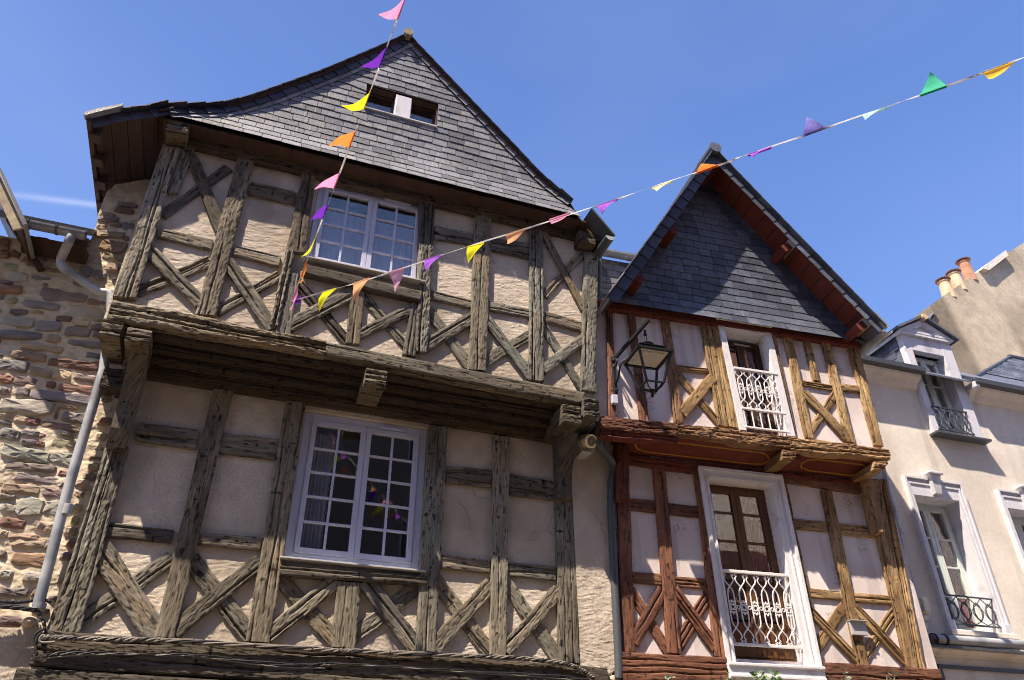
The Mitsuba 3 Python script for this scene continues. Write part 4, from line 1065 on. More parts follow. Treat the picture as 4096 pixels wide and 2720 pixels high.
# ================================================================ the stone house on the left
Q = thing('stone_house', 'rubble stone house with pale mortar and a zinc gutter at the left edge', 'house')
top_edge = [(-1.897, 7.319), (-1.904, 7.057), (-1.882, 6.870), (-1.880, 6.738)]
wall_poly = Polygon([(-6.5, 0.02), (-1.12, 0.02), (-1.12, 7.55), (-1.55, 7.62), (top_edge[0][0] + 0.05, top_edge[0][1] + 0.12)] + top_edge + [(-1.9, 6.52), (-6.5, 6.52)])
fc, bk = rough_front(L, wall_poly.intersection(sbox(-5, 2.0, 0, 9)), -0.3, 0.012, 0.042, 0.035, 9, 5)
wl_ = part(Q, 'wall', fc, 'mortar', smooth=True)
part(Q, 'masonry', prism(L, wall_poly.buffer(-0.01), -0.6, -0.03), 'mortar')
STONES = [(-2.446,5.923,-2.288,5.955,0.072,'b'), (-2.117,5.950,-1.734,5.988,0.097,'p'), (-1.725,5.955,-1.539,5.968,0.060,'b'), (-2.231,5.821,-1.929,5.831,0.072,'g'), (-2.421,5.844,-2.394,5.843,0.057,'g'), (-2.344,5.825,-2.275,5.818,0.066,'t'), (-2.293,5.715,-2.160,5.731,0.048,'p'), (-1.881,5.824,-1.531,5.846,0.111,'l'), (-2.349,5.612,-2.090,5.626,0.097,'l'), (-1.913,5.715,-1.799,5.733,0.063,'r'), (-1.756,5.702,-1.633,5.720,0.055,'t'), (-2.056,5.607,-1.851,5.635,0.101,'g'), (-1.610,5.696,-1.501,5.705,0.061,'p'), (-1.808,5.602,-1.608,5.625,0.091,'p'), (-1.937,5.503,-1.825,5.503,0.072,'t'), (-2.304,5.467,-1.982,5.504,0.074,'g'), (-1.763,5.501,-1.451,5.508,0.064,'g'), (-2.106,5.387,-1.779,5.398,0.057,'t'), (-2.152,5.288,-1.886,5.286,0.070,'b'), (-1.582,5.395,-1.456,5.392,0.064,'g'), (-2.210,5.167,-1.993,5.171,0.097,'g'), (-1.845,5.259,-1.441,5.290,0.084,'r'), (-1.970,5.148,-1.808,5.149,0.074,'t'), (-1.782,5.154,-1.646,5.156,0.088,'t'), (-1.612,5.163,-1.428,5.156,0.067,'p'), (-2.169,5.034,-2.062,5.030,0.069,'r'), (-2.057,5.028,-1.881,5.044,0.085,'p'), (-1.804,5.038,-1.735,5.046,0.058,'r'), (-1.700,5.036,-1.423,5.047,0.068,'r'), (-2.133,4.919,-2.059,4.916,0.063,'p'), (-2.007,4.936,-1.915,4.933,0.077,'g'), (-1.905,4.920,-1.417,4.942,0.079,'g'), (-2.090,4.784,-1.696,4.811,0.119,'l'), (-1.646,4.843,-1.497,4.852,0.026,'b'), (-1.600,4.757,-1.402,4.762,0.094,'p'), (-1.656,4.774,-1.635,4.775,0.099,'r'), (-2.062,4.691,-1.981,4.696,0.034,'t'), (-1.944,4.676,-1.844,4.670,0.067,'t'), (-1.843,4.676,-1.756,4.672,0.062,'r'), (-1.728,4.666,-1.433,4.653,0.055,'b'), (-2.012,4.533,-1.862,4.523,0.094,'g'), (-1.858,4.562,-1.729,4.560,0.053,'g'), (-1.724,4.554,-1.665,4.555,0.042,'r'), (-1.833,4.477,-1.723,4.479,0.048,'g'), (-1.718,4.476,-1.658,4.477,0.046,'r'), (-1.606,4.513,-1.385,4.514,0.085,'t'), (-1.445,4.483,-1.387,4.483,0.034,'p'), (-1.946,4.385,-1.589,4.364,0.099,'s'), (-1.588,4.377,-1.387,4.366,0.096,'s'), (-1.882,4.260,-1.515,4.266,0.063,'p'), (-1.477,4.239,-1.375,4.245,0.056,'r'), (-1.790,4.171,-1.455,4.163,0.067,'p'), (-1.446,4.148,-1.364,4.149,0.056,'p'), (-1.846,4.062,-1.576,4.072,0.074,'t'), (-1.554,4.066,-1.366,4.064,0.071,'p'), (-1.842,3.987,-1.736,3.992,0.031,'l'), (-1.843,3.991,-1.736,3.995,0.032,'l'), (-1.815,3.900,-1.702,3.899,0.072,'l'), (-1.700,3.930,-1.514,3.937,0.139,'s'), (-1.510,3.940,-1.361,3.945,0.130,'s'), (-1.779,3.785,-1.606,3.783,0.073,'r'), (-1.520,3.793,-1.363,3.778,0.082,'t'), (-1.750,3.693,-1.698,3.695,0.049,'t'), (-1.690,3.684,-1.480,3.689,0.049,'t'), (-1.642,3.640,-1.407,3.648,0.068,'t'), (-1.403,3.646,-1.354,3.644,0.089,'p'), (-1.608,3.512,-1.339,3.510,0.092,'o'), (-1.703,3.541,-1.664,3.533,0.058,'p'), (-1.653,3.380,-1.572,3.382,0.065,'l'), (-1.489,3.375,-1.344,3.381,0.075,'l'), (-1.612,3.249,-1.424,3.254,0.060,'p'), (-1.390,3.258,-1.343,3.257,0.056,'b'), (-1.550,3.050,-1.395,3.047,0.058,'p'), (-1.882,7.025,-1.751,7.041,0.051,'t'), (-1.880,6.963,-1.699,6.992,0.061,'p'), (-1.771,7.118,-1.595,7.128,0.063,'b'), (-1.658,6.936,-1.549,6.935,0.090,'g'), (-1.853,6.761,-1.612,6.804,0.074,'t'), (-1.779,6.651,-1.549,6.656,0.121,'o'), (-1.725,6.519,-1.544,6.528,0.078,'t'), (-1.661,6.395,-1.551,6.399,0.094,'t'), (-1.870,6.287,-1.770,6.292,0.109,'g'), (-2.232,6.120,-2.088,6.131,0.038,'g'), (-1.741,6.281,-1.637,6.277,0.092,'p'), (-2.130,6.064,-2.093,6.064,0.028,'p'), (-2.118,5.980,-1.937,5.987,0.106,'p'), (-2.407,6.421,-2.263,6.436,0.066,'b'), (-2.482,6.348,-2.393,6.337,0.097,'r'), (-2.606,6.437,-2.535,6.442,0.095,'r'), (-2.586,6.372,-2.515,6.377,0.058,'b'), (-2.373,6.290,-2.283,6.293,0.065,'r'), (-2.566,6.307,-2.494,6.309,0.077,'r'), (-2.504,6.186,-2.387,6.196,0.060,'l'), (-2.426,6.087,-2.275,6.102,0.119,'l'), (-2.472,6.008,-2.370,6.021,0.043,'g'), (-2.448,5.931,-2.278,5.954,0.089,'o'), (-2.331,6.252,-2.224,6.260,0.064,'b'), (-2.214,6.354,-2.067,6.362,0.072,'p'), (-2.213,6.479,-2.090,6.491,0.083,'b'), (-1.999,6.484,-1.873,6.491,0.084,'p'), (-2.346,6.550,-2.237,6.563,0.077,'b'), (-2.013,6.626,-1.873,6.638,0.075,'b'), (-1.683,6.608,-1.578,6.614,0.052,'p'), (-1.606,6.779,-1.546,6.785,0.071,'b'), (-1.764,7.200,-1.589,7.218,0.056,'p'), (-1.775,6.921,-1.669,6.929,0.054,'b'), (-1.347,4.985,-1.250,4.986,0.077,'b'), (-1.291,4.882,-1.228,4.885,0.052,'t'), (-1.310,4.762,-1.210,4.769,0.074,'b'), (-1.299,4.616,-1.215,4.614,0.073,'t'), (-1.284,4.499,-1.198,4.499,0.049,'b'), (-1.293,4.409,-1.203,4.412,0.039,'r'), (-1.281,4.325,-1.202,4.326,0.060,'t'), (-1.289,4.237,-1.205,4.236,0.071,'b'), (-1.284,4.140,-1.200,4.139,0.058,'t'), (-1.328,4.182,-1.227,4.181,0.068,'t'), (-1.319,4.078,-1.240,4.077,0.067,'b'), (-1.299,3.967,-1.230,3.966,0.066,'t'), (-1.283,3.856,-1.230,3.856,0.063,'t'), (-1.257,3.673,-1.199,3.670,0.073,'b'), (-1.302,3.766,-1.215,3.767,0.064,'t'), (-1.274,3.564,-1.207,3.560,0.062,'p'), (-1.250,3.379,-1.203,3.377,0.060,'t')]
TINT = dict(g=(0.20, 0.185, 0.20), p=(0.225, 0.175, 0.175), b=(0.25, 0.165, 0.12), t=(0.40, 0.32, 0.22), l=(0.43, 0.39, 0.33), r=(0.23, 0.115, 0.09), s=(0.36, 0.37, 0.31), o=(0.29, 0.17, 0.10), x=(0, 0, 0))


def stone(k, u0, za, u1, zb_, h, tint):
    rs = np.random.default_rng(400 + k)
    w = u1 - u0
    if w < 0.02: return
    pts = []
    nn = 7 if w > 0.18 else 5
    for side in (0, 1):
        for t in (np.linspace(0, 1, nn) if side == 0 else np.linspace(1, 0, nn)):
            taper = rs.uniform(0.6, 0.9) if t in (0, 1) else 1.0
            pts.append((u0 - 0.006 + (w + 0.012) * t + rs.uniform(-1, 1) * 0.006, za + (zb_ - za) * t + (-1 if side == 0 else 1) * h / 2 * 1.18 * taper * rs.uniform(0.84, 1.10)))
    P = Polygon(pts).buffer(0)
    if P.geom_type != 'Polygon': return
    P = P.buffer(-min(0.008, h * 0.15)).buffer(min(0.008, h * 0.15), quad_segs=2)
    inner = P.buffer(-min(0.010, 0.18 * h), quad_segs=2)
    if inner.is_empty or inner.geom_type != 'Polygon': return
    ring = np.array(P.simplify(0.002).exterior.coords)[:-1]
    c0 = np.array(P.centroid.coords[0])
    proud = rs.uniform(0.016, 0.038)
    # rings: base, rim, face, centre
    sc = 1 - min(0.014, 0.2 * h) / np.maximum(np.linalg.norm(ring - c0, axis=1), 0.01)
    r2 = c0 + (ring - c0) * sc[:, None]
    r3 = c0 + (ring - c0) * 0.55
    n = len(ring)
    tilt = rs.uniform(-0.12, 0.12, 2)
    lay = lambda r, o: np.c_[r, o + (r - c0) @ tilt * 0.4 + rs.uniform(-0.004, 0.004, len(r))]
    rim = lay(r2, proud)
    v = np.vstack([np.c_[ring, np.full(n, -0.03)], lay(ring, proud * 0.6), rim, lay(r3, proud + 0.004) + np.c_[np.zeros((n, 2)), rs.uniform(-0.006, 0.006, n)], [[*c0, proud + 0.004]]])
    f = []
    for L_ in range(3):
        for i in range(n):
            a, b = L_ * n + i, L_ * n + (i + 1) % n
            f += [[a, b, b + n], [a, b + n, a + n]]
    f += [[3 * n + i, 3 * n + (i + 1) % n, 4 * n] for i in range(n)]
    v = np.vstack([v, rim]); e0 = 4 * n + 1      # the rim twice, so that the face keeps a crisp edge
    f = [[(e0 + i - 2 * n if 2 * n <= i < 3 * n and k2 >= 4 * n else i) for i in t3] for k2, t3 in enumerate(f)]
    col = (0.78 * np.array(TINT[tint]) + 0.22 * np.array([0.32, 0.28, 0.23])) * rs.uniform(0.82, 1.18) * (1 + rs.uniform(-0.05, 0.05, 3))
    cc = np.clip(col * (1 + 0.45 * (meshkit.noise(np.c_[v[:, 0] * 11, v[:, 1] * 26, np.full(len(v), k)], k)[:, None] - 0.5)), 0.02, 0.8)
    part(wl_, 'stone', tm(L.w(v), f), 'stone', smooth=True, color=cc)


for k, s in enumerate(STONES): stone(k, *s)
# small packing stones in the wide joints, and the wall beyond the frame
filler = shapely.ops.unary_union([Polygon([(s[0], s[1] - s[4] / 2), (s[2], s[3] - s[4] / 2), (s[2], s[3] + s[4] / 2), (s[0], s[1] + s[4] / 2)]).buffer(0.012) for s in STONES])
rs_ = random.Random(5)
n_fill = 0
for _ in range(5000):
    u = rs_.uniform(-2.9, -1.2); z = rs_.uniform(2.4, 7.3); w_ = rs_.uniform(0.06, 0.22); h_ = rs_.uniform(0.025, 0.065)
    q = sbox(u, z, u + w_, z + h_)
    if filler.intersects(q) or not wall_poly.contains(q) or n_fill > 150: continue
    stone(300 + n_fill, u, z + h_ / 2, u + w_, z + h_ / 2, h_, rs_.choice('gptb')); n_fill += 1
    filler = filler.union(q.buffer(0.025))
# eave and its dormer verge
eg = [(-2.419, 6.548), (-1.842, 6.509), (-2.347, 6.447), (-1.840, 6.412)]
part(Q, 'gutter', half_round(np.array([A.w((u, 6.50, 0.31))[0] for u in (-2.36, -2.1, -1.84)]), 0.062), 'zinc')
for u in (-2.34, -2.10, -1.845): part(Q, 'gutter_bracket', half_round(np.array([A.w((u, 6.50, 0.31))[0], A.w((u + 0.02, 6.50, 0.31))[0]]), 0.068), 'dark_zinc')
part(Q, 'eave_soffit', hullmesh([A.w(q)[0] for q in ((-2.40, 6.42, 0.22), (-1.84, 6.42, 0.22), (-2.40, 6.36, 0.0), (-1.84, 6.36, 0.0), (-2.40, 6.48, 0.0), (-1.84, 6.48, 0.0))]), 'soffit_brown')
part(Q, 'roof', hullmesh([A.w(q)[0] for q in ((-6, 6.52, 0.38), (-1.86, 6.52, 0.38), (-6, 8.2, -1.9), (-1.86, 8.2, -1.9), (-6, 6.46, 0.36), (-1.86, 6.46, 0.36), (-6, 8.1, -1.9), (-1.86, 8.1, -1.9))]), 'slate')
vb = [(-2.629, 6.786), (-2.283, 6.279)]
d_ = np.array(vb[1]) - np.array(vb[0]); d_ /= np.linalg.norm(d_); n_ = np.array([d_[1], -d_[0]]); n_ = n_ if n_[1] < 0 else -n_
a_, b_ = np.array(vb[1]), np.array(vb[0]) - d_ * 0.8
part(Q, 'verge_board', hullmesh([A.w((*(p + n_ * t), o))[0] for p in (a_, b_) for t in (0.0, 0.085) for o in (0.50, 0.525)]), 'coarse_render')
part(Q, 'verge_roof', hullmesh([A.w((*(p - n_ * t), o))[0] for p in (a_, b_) for t in (0.001, 0.035) for o in (0.56, -1.0)]), 'slate')
part(Q, 'verge_soffit', hullmesh([A.w((*(p + n_ * t), o))[0] for p in (a_ - d_ * 0.03, b_) for t in (0.002, 0.02) for o in (0.495, 0.0)]), 'soffit_brown')
kb = [(-2.614, 6.723), (-2.180, 6.195)]
part(Q, 'raking_board', hullmesh([L.w((*(np.array(p) + n_ * t), o))[0] for p in kb for t in (-0.028, 0.028) for o in (0.0, 0.07)]), 'soffit_brown')
# rendered patch at the foot
rp = Polygon([(-1.691, 2.983), (-1.386, 2.993), (-1.384, 3.083), (-1.307, 3.076), (-1.244, 3.000), (-1.181, 2.900), (-1.049, 2.439), (-1.508, 2.421)]).buffer(0.02).buffer(-0.02)
fc, bk = rough_front(L, rp, 0, 0.05, 0.03, 0.03, 6, 9)
part(wl_, 'render_patch', fc, 'beige_plaster', smooth=True)
st = [(-1.388, 3.047), (-1.298, 3.054)]
m = trimesh.creation.icosphere(2, 0.05); m.vertices *= [1.1, 0.9, 0.8]; m.apply_translation(L.w((st[0][0] + 0.05, st[0][1] - 0.01, 0.06))[0]); part(wl_, 'stone', m, 'beige_plaster', smooth=True)

# ================================================================ the cream rendered house on the right
K = thing('rendered_house', 'cream rendered house with a pedimented dormer and tall framed windows, at the right edge', 'house')
w1 = [(5.021, 5.300), (5.739, 5.327), (5.052, 3.661), (5.775, 3.683)]
w1r = (5.02, 3.66, 5.75, 5.31)
step = [(6.476, 5.554), (4.937, 5.560)]
dw = step[0][0] - step[1][0]
dr1 = [(5.671, 7.863), (5.711, 6.260), (6.504, 7.805), (6.540, 6.287), (5.774, 7.578), (6.371, 7.695), (5.807, 6.299), (6.365, 6.274), (6.085, 8.207), (5.681, 7.935), (6.632, 7.902)]
D = (5.79, 6.30, 6.37, 7.62)     # dormer opening
holes = [sbox(*w1r), sbox(w1r[0] + dw, w1r[1], w1r[2] + dw, w1r[3]), sbox(D[0], D[1], D[2], 8)]
wallC = sbox(4.0, 0.02, 9.5, 7.08)
for h in holes: wallC = wallC.difference(h)
fcC, bk = rough_front(C, wallC.intersection(sbox(4.0, 3.3, 8.0, 7.1)), -0.2, 0.008, 0.018, 0.12, 2.2, 11)
part(K, 'wall', fcC, 'cream_render', smooth=True)
part(K, 'wall_core', prism(C, wallC, -0.35, -0.012), 'cream_render')
# coved cornice in two runs, gutters
for a, b in ((4.0, 5.66), (6.58, 9.5)):
    part(K, 'cornice', profile(C, [(0.0, 6.93), (0.05, 6.95), (0.09, 7.02), (0.17, 7.07), (0.19, 7.10), (0.0, 7.10)], a, b), 'cream_render')
    part(K, 'gutter', profile(C, [(0.12, 7.105), (0.245, 7.105), (0.265, 7.12), (0.27, 7.19), (0.255, 7.19), (0.25, 7.125), (0.12, 7.125)], a - 0.02 if a < 5 else a, b + 0.02), 'dark_zinc')
part(K, 'cornice_end', box(C, 6.565, 6.66, 7.05, 7.145, 0.02, 0.24, 0.01), 'grey_white_trim')
# main roof: slope facing the street, slates laid in courses near the frame
rz = lambda o: 7.14 + (0.22 - o) * 0.86
part(K, 'roof', hullmesh([C.w(q)[0] for q in ((4.2, rz(0.2), 0.2), (9.5, rz(0.2), 0.2), (4.2, rz(-3.4), -3.4), (9.5, rz(-3.4), -3.4), (4.2, rz(0.2) - 0.03, 0.2), (9.5, rz(0.2) - 0.03, 0.2), (4.2, rz(-3.4) - 0.05, -3.4), (9.5, rz(-3.4) - 0.05, -3.4))]), 'slate')
for r in range(9):
    for j in range(9):
        u = 6.62 + j * 0.2 + (r % 2) * 0.1; o = 0.21 - r * 0.12
        q = [C.w((uu, rz(oo) + dz, oo))[0] for uu, oo, dz in ((u, o, 0.012), (u + 0.196, o, 0.012), (u + 0.196, o - 0.16, 0.004), (u, o - 0.16, 0.004))]
        plain_slates(K, 'slate', [q])
# dormer
Dm = sub(K, 'dormer')
jl = [dr1[0], dr1[1]]; jr = [dr1[2], dr1[3]]
part(Dm, 'jamb', prism(C, Polygon([(5.665, 7.90), (D[0], 7.90), (D[0], 6.27), (5.685, 6.27)]), -0.03, 0.075), 'grey_white_trim')
part(Dm, 'jamb', prism(C, Polygon([(D[2], 7.90), (6.565, 7.90), (6.555, 6.27), (D[2], 6.27)]), -0.03, 0.075), 'grey_white_trim')
part(Dm, 'head', box(C, D[0] + 0.001, D[2] - 0.001, 7.62, 7.90, -0.03, 0.070, 0.003), 'grey_white_trim')
part(Dm, 'head_moulding', box(C, 5.66, 6.57, 7.865, 7.91, 0.07, 0.115, 0.004), 'grey_white_trim')
part(Dm, 'pediment', prism(C, Polygon([(5.63, 7.912), (6.61, 7.912), (6.12, 8.17)]), -0.03, 0.06), 'grey_white_trim')
ped = Polygon([(5.60, 7.912), (6.64, 7.912), (6.12, 8.19)])
part(Dm, 'pediment_moulding', prism(C, ped.difference(Polygon([(5.83, 7.945), (6.41, 7.945), (6.12, 8.10)])), 0.061, 0.12), 'grey_white_trim')
for s in (0, 1):
    a = np.array((5.56, 7.905) if s == 0 else (6.68, 7.905)); b = np.array((6.12, 8.215))
    part(Dm, 'roof', slope_sheet(C, a, b, -0.035, 0.0, -2.2, 0.17), 'slate')
part(Dm, 'eave_board', hullmesh([C.w(q)[0] for q in ((5.60, 7.90, 0.13), (5.60, 7.84, 0.13), (5.66, 7.90, 0.13), (5.60, 7.90, -1.2), (5.60, 7.84, -1.2), (5.66, 7.90, -1.2))]), 'grey_white_trim')
for s, u in ((0, 5.672), (1, 6.558)):
    part(Dm, 'cheek', hullmesh([C.w((u + du, z, o))[0] for du in (0, 0.02) for z, o in ((7.2, 0.0), (7.88, 0.0), (7.2, -0.8), (7.88, -0.8))]), 'slate')
for r in range(6):
    for j in range(6):
        o = -0.035 - j * 0.17 - (r % 2) * 0.08; z = 7.20 + r * 0.12
        if o < -0.9: continue
        q = [C.w((5.671 - du, zz, oo))[0] for zz, oo, du in ((z, o - 0.165, 0.012), (z, min(o, -0.032), 0.012), (min(z + 0.15, 7.88), min(o, -0.032), 0.003), (min(z + 0.15, 7.88), o - 0.165, 0.003))]
        plain_slates(Dm, 'slate', [q])
part(Dm, 'ridge_tile', tube(C.w([(6.12, 8.20, 0.2), (6.12, 8.20, -0.4)]), 0.05, 10), 'pale_clay')
w = casements(Dm, C, D[0] + 0.002, D[2] - 0.002, D[1], D[3] - 0.002, -0.08, 2, 1, 3, 'pale_green_frame', fw=0.035, lw=0.045, bw=0.02)
part(w, 'curtain', curtain_mesh(C, D[0] + 0.05, D[2] - 0.05, D[1] + 0.05, D[3], -0.17, 8, 0.008), 'pale_curtain')
part(Dm, 'reveal', join([box(C, D[0] - 0.01, D[0] + 0.001, D[1], D[3], -0.3, -0.031, 0), box(C, D[2] - 0.001, D[2] + 0.01, D[1], D[3], -0.3, -0.031, 0)]), 'grey_white_trim')
room(Dm, C, D[0], D[2], D[1], D[3], -0.22)
part(Dm, 'sill', box(C, 5.655, 6.60, 6.235, 6.27, -0.1, 0.15, 0.005), 'dark_zinc')


def plain_railing(parent, fr, u0, u1, z0, z1, o, n):
    k0 = sub(parent, 'railing')
    W = lambda pts: fr.w(np.c_[np.array(pts), np.full(len(pts), o)])
    for z in (z0, z1): part(k0, 'rail', box(fr, u0, u1, z - 0.008, z + 0.008, o - 0.010, o + 0.012, 0.002), 'grey_iron')
    p = (u1 - u0) / n; h = z1 - z0
    for k in range(n):
        c = u0 + p * (k + 0.5)
        a = np.linspace(0, 2 * math.pi, 17)[:-1]
        part(k0, 'oval', tube(W([(c + 0.30 * p * math.cos(t), z0 + h / 2 + 0.30 * h * math.sin(t)) for t in a]), 0.007, 5, closed=True), 'grey_iron')
        for s in (-1, 1):
            pts = smooth_line([(c - s * p * 0.5, z1 - 0.01), (c - s * p * 0.15, z0 + h * 0.80), (c + s * p * 0.42, z0 + h * 0.52), (c + s * p * 0.15, z0 + h * 0.22), (c - s * p * 0.5, z0 + 0.01)], 5)
            part(k0, 'scroll_bar', tube(W(pts), 0.006, 5), 'grey_iron')
    return k0


plain_railing(Dm, C, D[0] - 0.02, D[2] + 0.02, 6.33, 6.68, 0.085, 5)
# tall windows with moulded surrounds and keystones
for k in range(2):
    fw_ = sub(K, 'tall_window')
    labels[fw_] = {'label': ['tall window with a keystone and dark red curtain', 'partly visible tall window cut by the right edge of the photo'][k]}
    u0, z0, u1, z1 = w1r[0] + dw * k, w1r[1], w1r[2] + dw * k, w1r[3]
    part(fw_, 'surround', prism(C, sbox(u0 - 0.09, z0 - 0.01, u1 + 0.10, z1 + 0.235).difference(sbox(u0, z0 - 1, u1, z1)), -0.02, 0.045), 'grey_white_trim')
    for e, oo in ((0.09, 0.075), (0.045, 0.058)):
        part(fw_, 'surround_moulding', prism(C, sbox(u0 - e - 0.006, z0 - 0.01, u1 + e + 0.016, z1 + 0.10 + e * 1.6).difference(sbox(u0 - e + 0.022, z0 - 1, u1 + e - 0.012, z1 + 0.075 + e * 1.6)), 0.046, oo), 'grey_white_trim')
    c_ = (u0 + u1) / 2 + 0.0
    part(fw_, 'keystone', hullmesh([C.w(q)[0] for q in ((c_ - 0.055, z1 + 0.03, 0.04), (c_ + 0.055, z1 + 0.03, 0.04), (c_ - 0.085, z1 + 0.29, 0.04), (c_ + 0.085, z1 + 0.29, 0.04), (c_ - 0.05, z1 + 0.035, 0.10), (c_ + 0.05, z1 + 0.035, 0.10), (c_ - 0.08, z1 + 0.285, 0.13), (c_ + 0.08, z1 + 0.285, 0.13))]), 'grey_white_trim')
    part(fw_, 'keystone_cap', box(C, c_ - 0.115, c_ + 0.115, z1 + 0.286, z1 + 0.32, 0.02, 0.16, 0.006), 'grey_white_trim')
    part(fw_, 'reveal', join([box(C, u0 - 0.012, u0 + 0.001, z0, z1, -0.32, -0.021, 0), box(C, u1 - 0.001, u1 + 0.012, z0, z1, -0.32, -0.021, 0), box(C, u0, u1, z1 - 0.001, z1 + 0.012, -0.32, -0.021, 0)]), 'grey_white_trim')
    part(fw_, 'sill', box(C, u0 - 0.12, u1 + 0.14, z0 - 0.075, z0 - 0.011, -0.2, 0.11, 0.008), 'cream_render')
    part(fw_, 'plinth', join([box(C, u0 - 0.10, u0 - 0.001, z0 - 0.01, z0 + 0.10, 0.04, 0.085, 0.004), box(C, u1 + 0.001, u1 + 0.11, z0 - 0.01, z0 + 0.10, 0.04, 0.085, 0.004)]), 'grey_white_trim')
    w = casements(fw_, C, u0 + 0.002, u1 - 0.002, z0, z1 - 0.002, -0.19, 2, 1, 4, 'pale_green_frame', fw=0.04, lw=0.055, bw=0.022, name='leaves')
    part(fw_, 'curtain', curtain_mesh(C, u0 + 0.05, u1 - 0.05, z0 + 0.03, z1, -0.29, 8, 0.012), 'red_curtain')
    room(fw_, C, u0, u1, z0, z1, -0.26)
    plain_railing(fw_, C, u0 - 0.005, u1 + 0.005, z0 + 0.07, z0 + 0.40, 0.03, 4)
# shop front below: cornice ledge and framed board
sf = sub(K, 'shop_front')
part(sf, 'cornice', profile(C, [(0.0, 3.33), (0.10, 3.33), (0.12, 3.36), (0.20, 3.39), (0.20, 3.42), (0.0, 3.44)], 4.42, 9.5), 'cream_render')
part(sf, 'zinc_cover', profile(C, [(0.0, 3.441), (0.215, 3.421), (0.215, 3.405), (0.222, 3.405), (0.222, 3.428), (0.0, 3.450)], 4.42, 9.5), 'dark_zinc')
part(sf, 'fascia', box(C, 4.42, 9.5, 2.2, 3.33, 0.0, 0.09, 0.002), 'cream_render')
part(sf, 'fascia_frame', prism(C, sbox(4.56, 2.5, 9.3, 3.25).difference(sbox(4.60, 2.54, 9.26, 3.21)), 0.091, 0.112), 'dark_zinc')

# ================================================================ far gable wall with chimney pots
X = thing('chimney_wall', 'high weathered cement gable wall with clay pots behind the cream house', 'building')
XP = [(13.306, 13.597), (13.842, 13.990), (15.735, 15.360), (15.985, 15.590), (17.098, 16.413), (17.496, 16.585), (18.347, 17.170)]
poly = Polygon([(XP[0][0], 6.0)] + XP + [(22, XP[-1][1] + 1.9), (22, 6.0)])
fcX, bk = rough_front(F, poly.intersection(sbox(11, 9, 19.5, 20)), -0.3, 0.0, 0.03, 0.25, 1.0, 15)
part(X, 'wall', fcX, 'coarse_render', smooth=True)
part(X, 'wall_core', prism(F, poly.buffer(-0.003), -0.6, -0.018), 'coarse_render')
part(X, 'shoulder', prism(F, Polygon([(12.75, 6.0), (XP[0][0] + 0.03, 6.0), (XP[0][0] + 0.03, 13.3), (12.75, 12.70)]), -0.4, 0.0), 'coarse_render')
part(X, 'shoulder_slates', hullmesh([F.w(q)[0] for q in ((12.70, 12.70, 0.08), (XP[0][0] - 0.02, 13.35, 0.08), (12.70, 12.78, 0.08), (12.70, 12.70, -0.6), (XP[0][0] - 0.02, 13.35, -0.6), (12.70, 12.78, -0.6))]), 'slate')
part(X, 'coping', prism(F, Polygon([XP[2], XP[3], XP[4], (XP[4][0], XP[4][1] - 0.2), (XP[3][0], XP[3][1] - 0.22)]), -0.3, 0.14), 'cream_render')
pots = [(14.319, 14.347), (14.864, 14.743), (15.466, 15.227)]
for k, (u, z) in enumerate(pots):
    c0 = F.w((u, z - 0.25, -0.15))[0]; hgt = (0.62, 0.64, 0.74)[k]
    p_ = sub(X, 'chimney_pot')
    labels[p_] = {'label': ['pale clay chimney pot, lowest of three', 'pale clay chimney pot, middle of three', 'orange clay chimney pot, highest of three'][k]}
    part(p_, 'flue', lathe([(0.0, 0), (0.18, 0), (0.175, 0.1), (0.145, hgt - 0.06), (0.165, hgt - 0.04), (0.165, hgt), (0.11, hgt), (0.10, hgt - 0.3), (0, hgt - 0.3)], c0, 18), ('pale_clay', 'pale_clay', 'terracotta')[k], smooth=40)
    part(p_, 'cap', join([lathe([(0, hgt + 0.11), (0.21, hgt + 0.05), (0.20, hgt + 0.035), (0, hgt + 0.08)], c0, 14), *[bar(c0 + [0.13 * math.cos(a), 0.13 * math.sin(a), hgt - 0.02], c0 + [0.13 * math.cos(a), 0.13 * math.sin(a), hgt + 0.07], 0.03, 0.03, (1, 0, 0)) for a in (0.5, 2.6, 4.7)]]), 'terracotta')
# slate roof in front of it, at the right edge
Y = thing('slate_roof_house', 'grey slate roof rising behind the gutter of the cream house at the right edge', 'house')
ra = [(12.572, 10.706)][0]
rb = [(10.355, 9.406)][0]
dl_ = np.array([rb[0] - ra[0], rb[1] - ra[1], 0.9])
def ypt(u, s, lift=0.0):
    """a point of the slope: u metres right of its verge, s from the ridge (0) to the eaves (1)"""
    return C.w((ra[0] + u + dl_[0] * s, ra[1] + dl_[1] * s + lift, -3.2 + 0.9 * s))[0]


part(Y, 'roof', hullmesh([ypt(u, s, l) for u in (0, 4) for s in (0, 1.4) for l in (-0.006, -0.06)]), 'slate')
part(Y, 'wall', hullmesh([C.w((ra[0] + dl_[0] * 1.0 + u, z, o))[0] for u in (0.15, 5) for z in (0, ra[1] + dl_[1] * 1.3) for o in (-3.2 + 0.7, -5)]), 'cream_render')
for r in range(11):
    for j in range(10):
        s0 = 1.05 - r * 0.1; u = j * 0.2 + (r % 2) * 0.1 - 0.02
        plain_slates(Y, 'slate', [[ypt(u, s0, 0.012), ypt(u + 0.195, s0, 0.012), ypt(u + 0.195, s0 - 0.13, 0.004), ypt(u, s0 - 0.13, 0.004)]])
part(Y, 'ridge_tile', tube([ypt(-0.03, 0, 0.02), ypt(4, 0, 0.02)], 0.06, 10), 'dark_zinc')
part(Y, 'verge', tube([ypt(-0.02, 0, 0.02), ypt(-0.02, 1.4, 0.02)], 0.035, 6), 'dark_zinc')

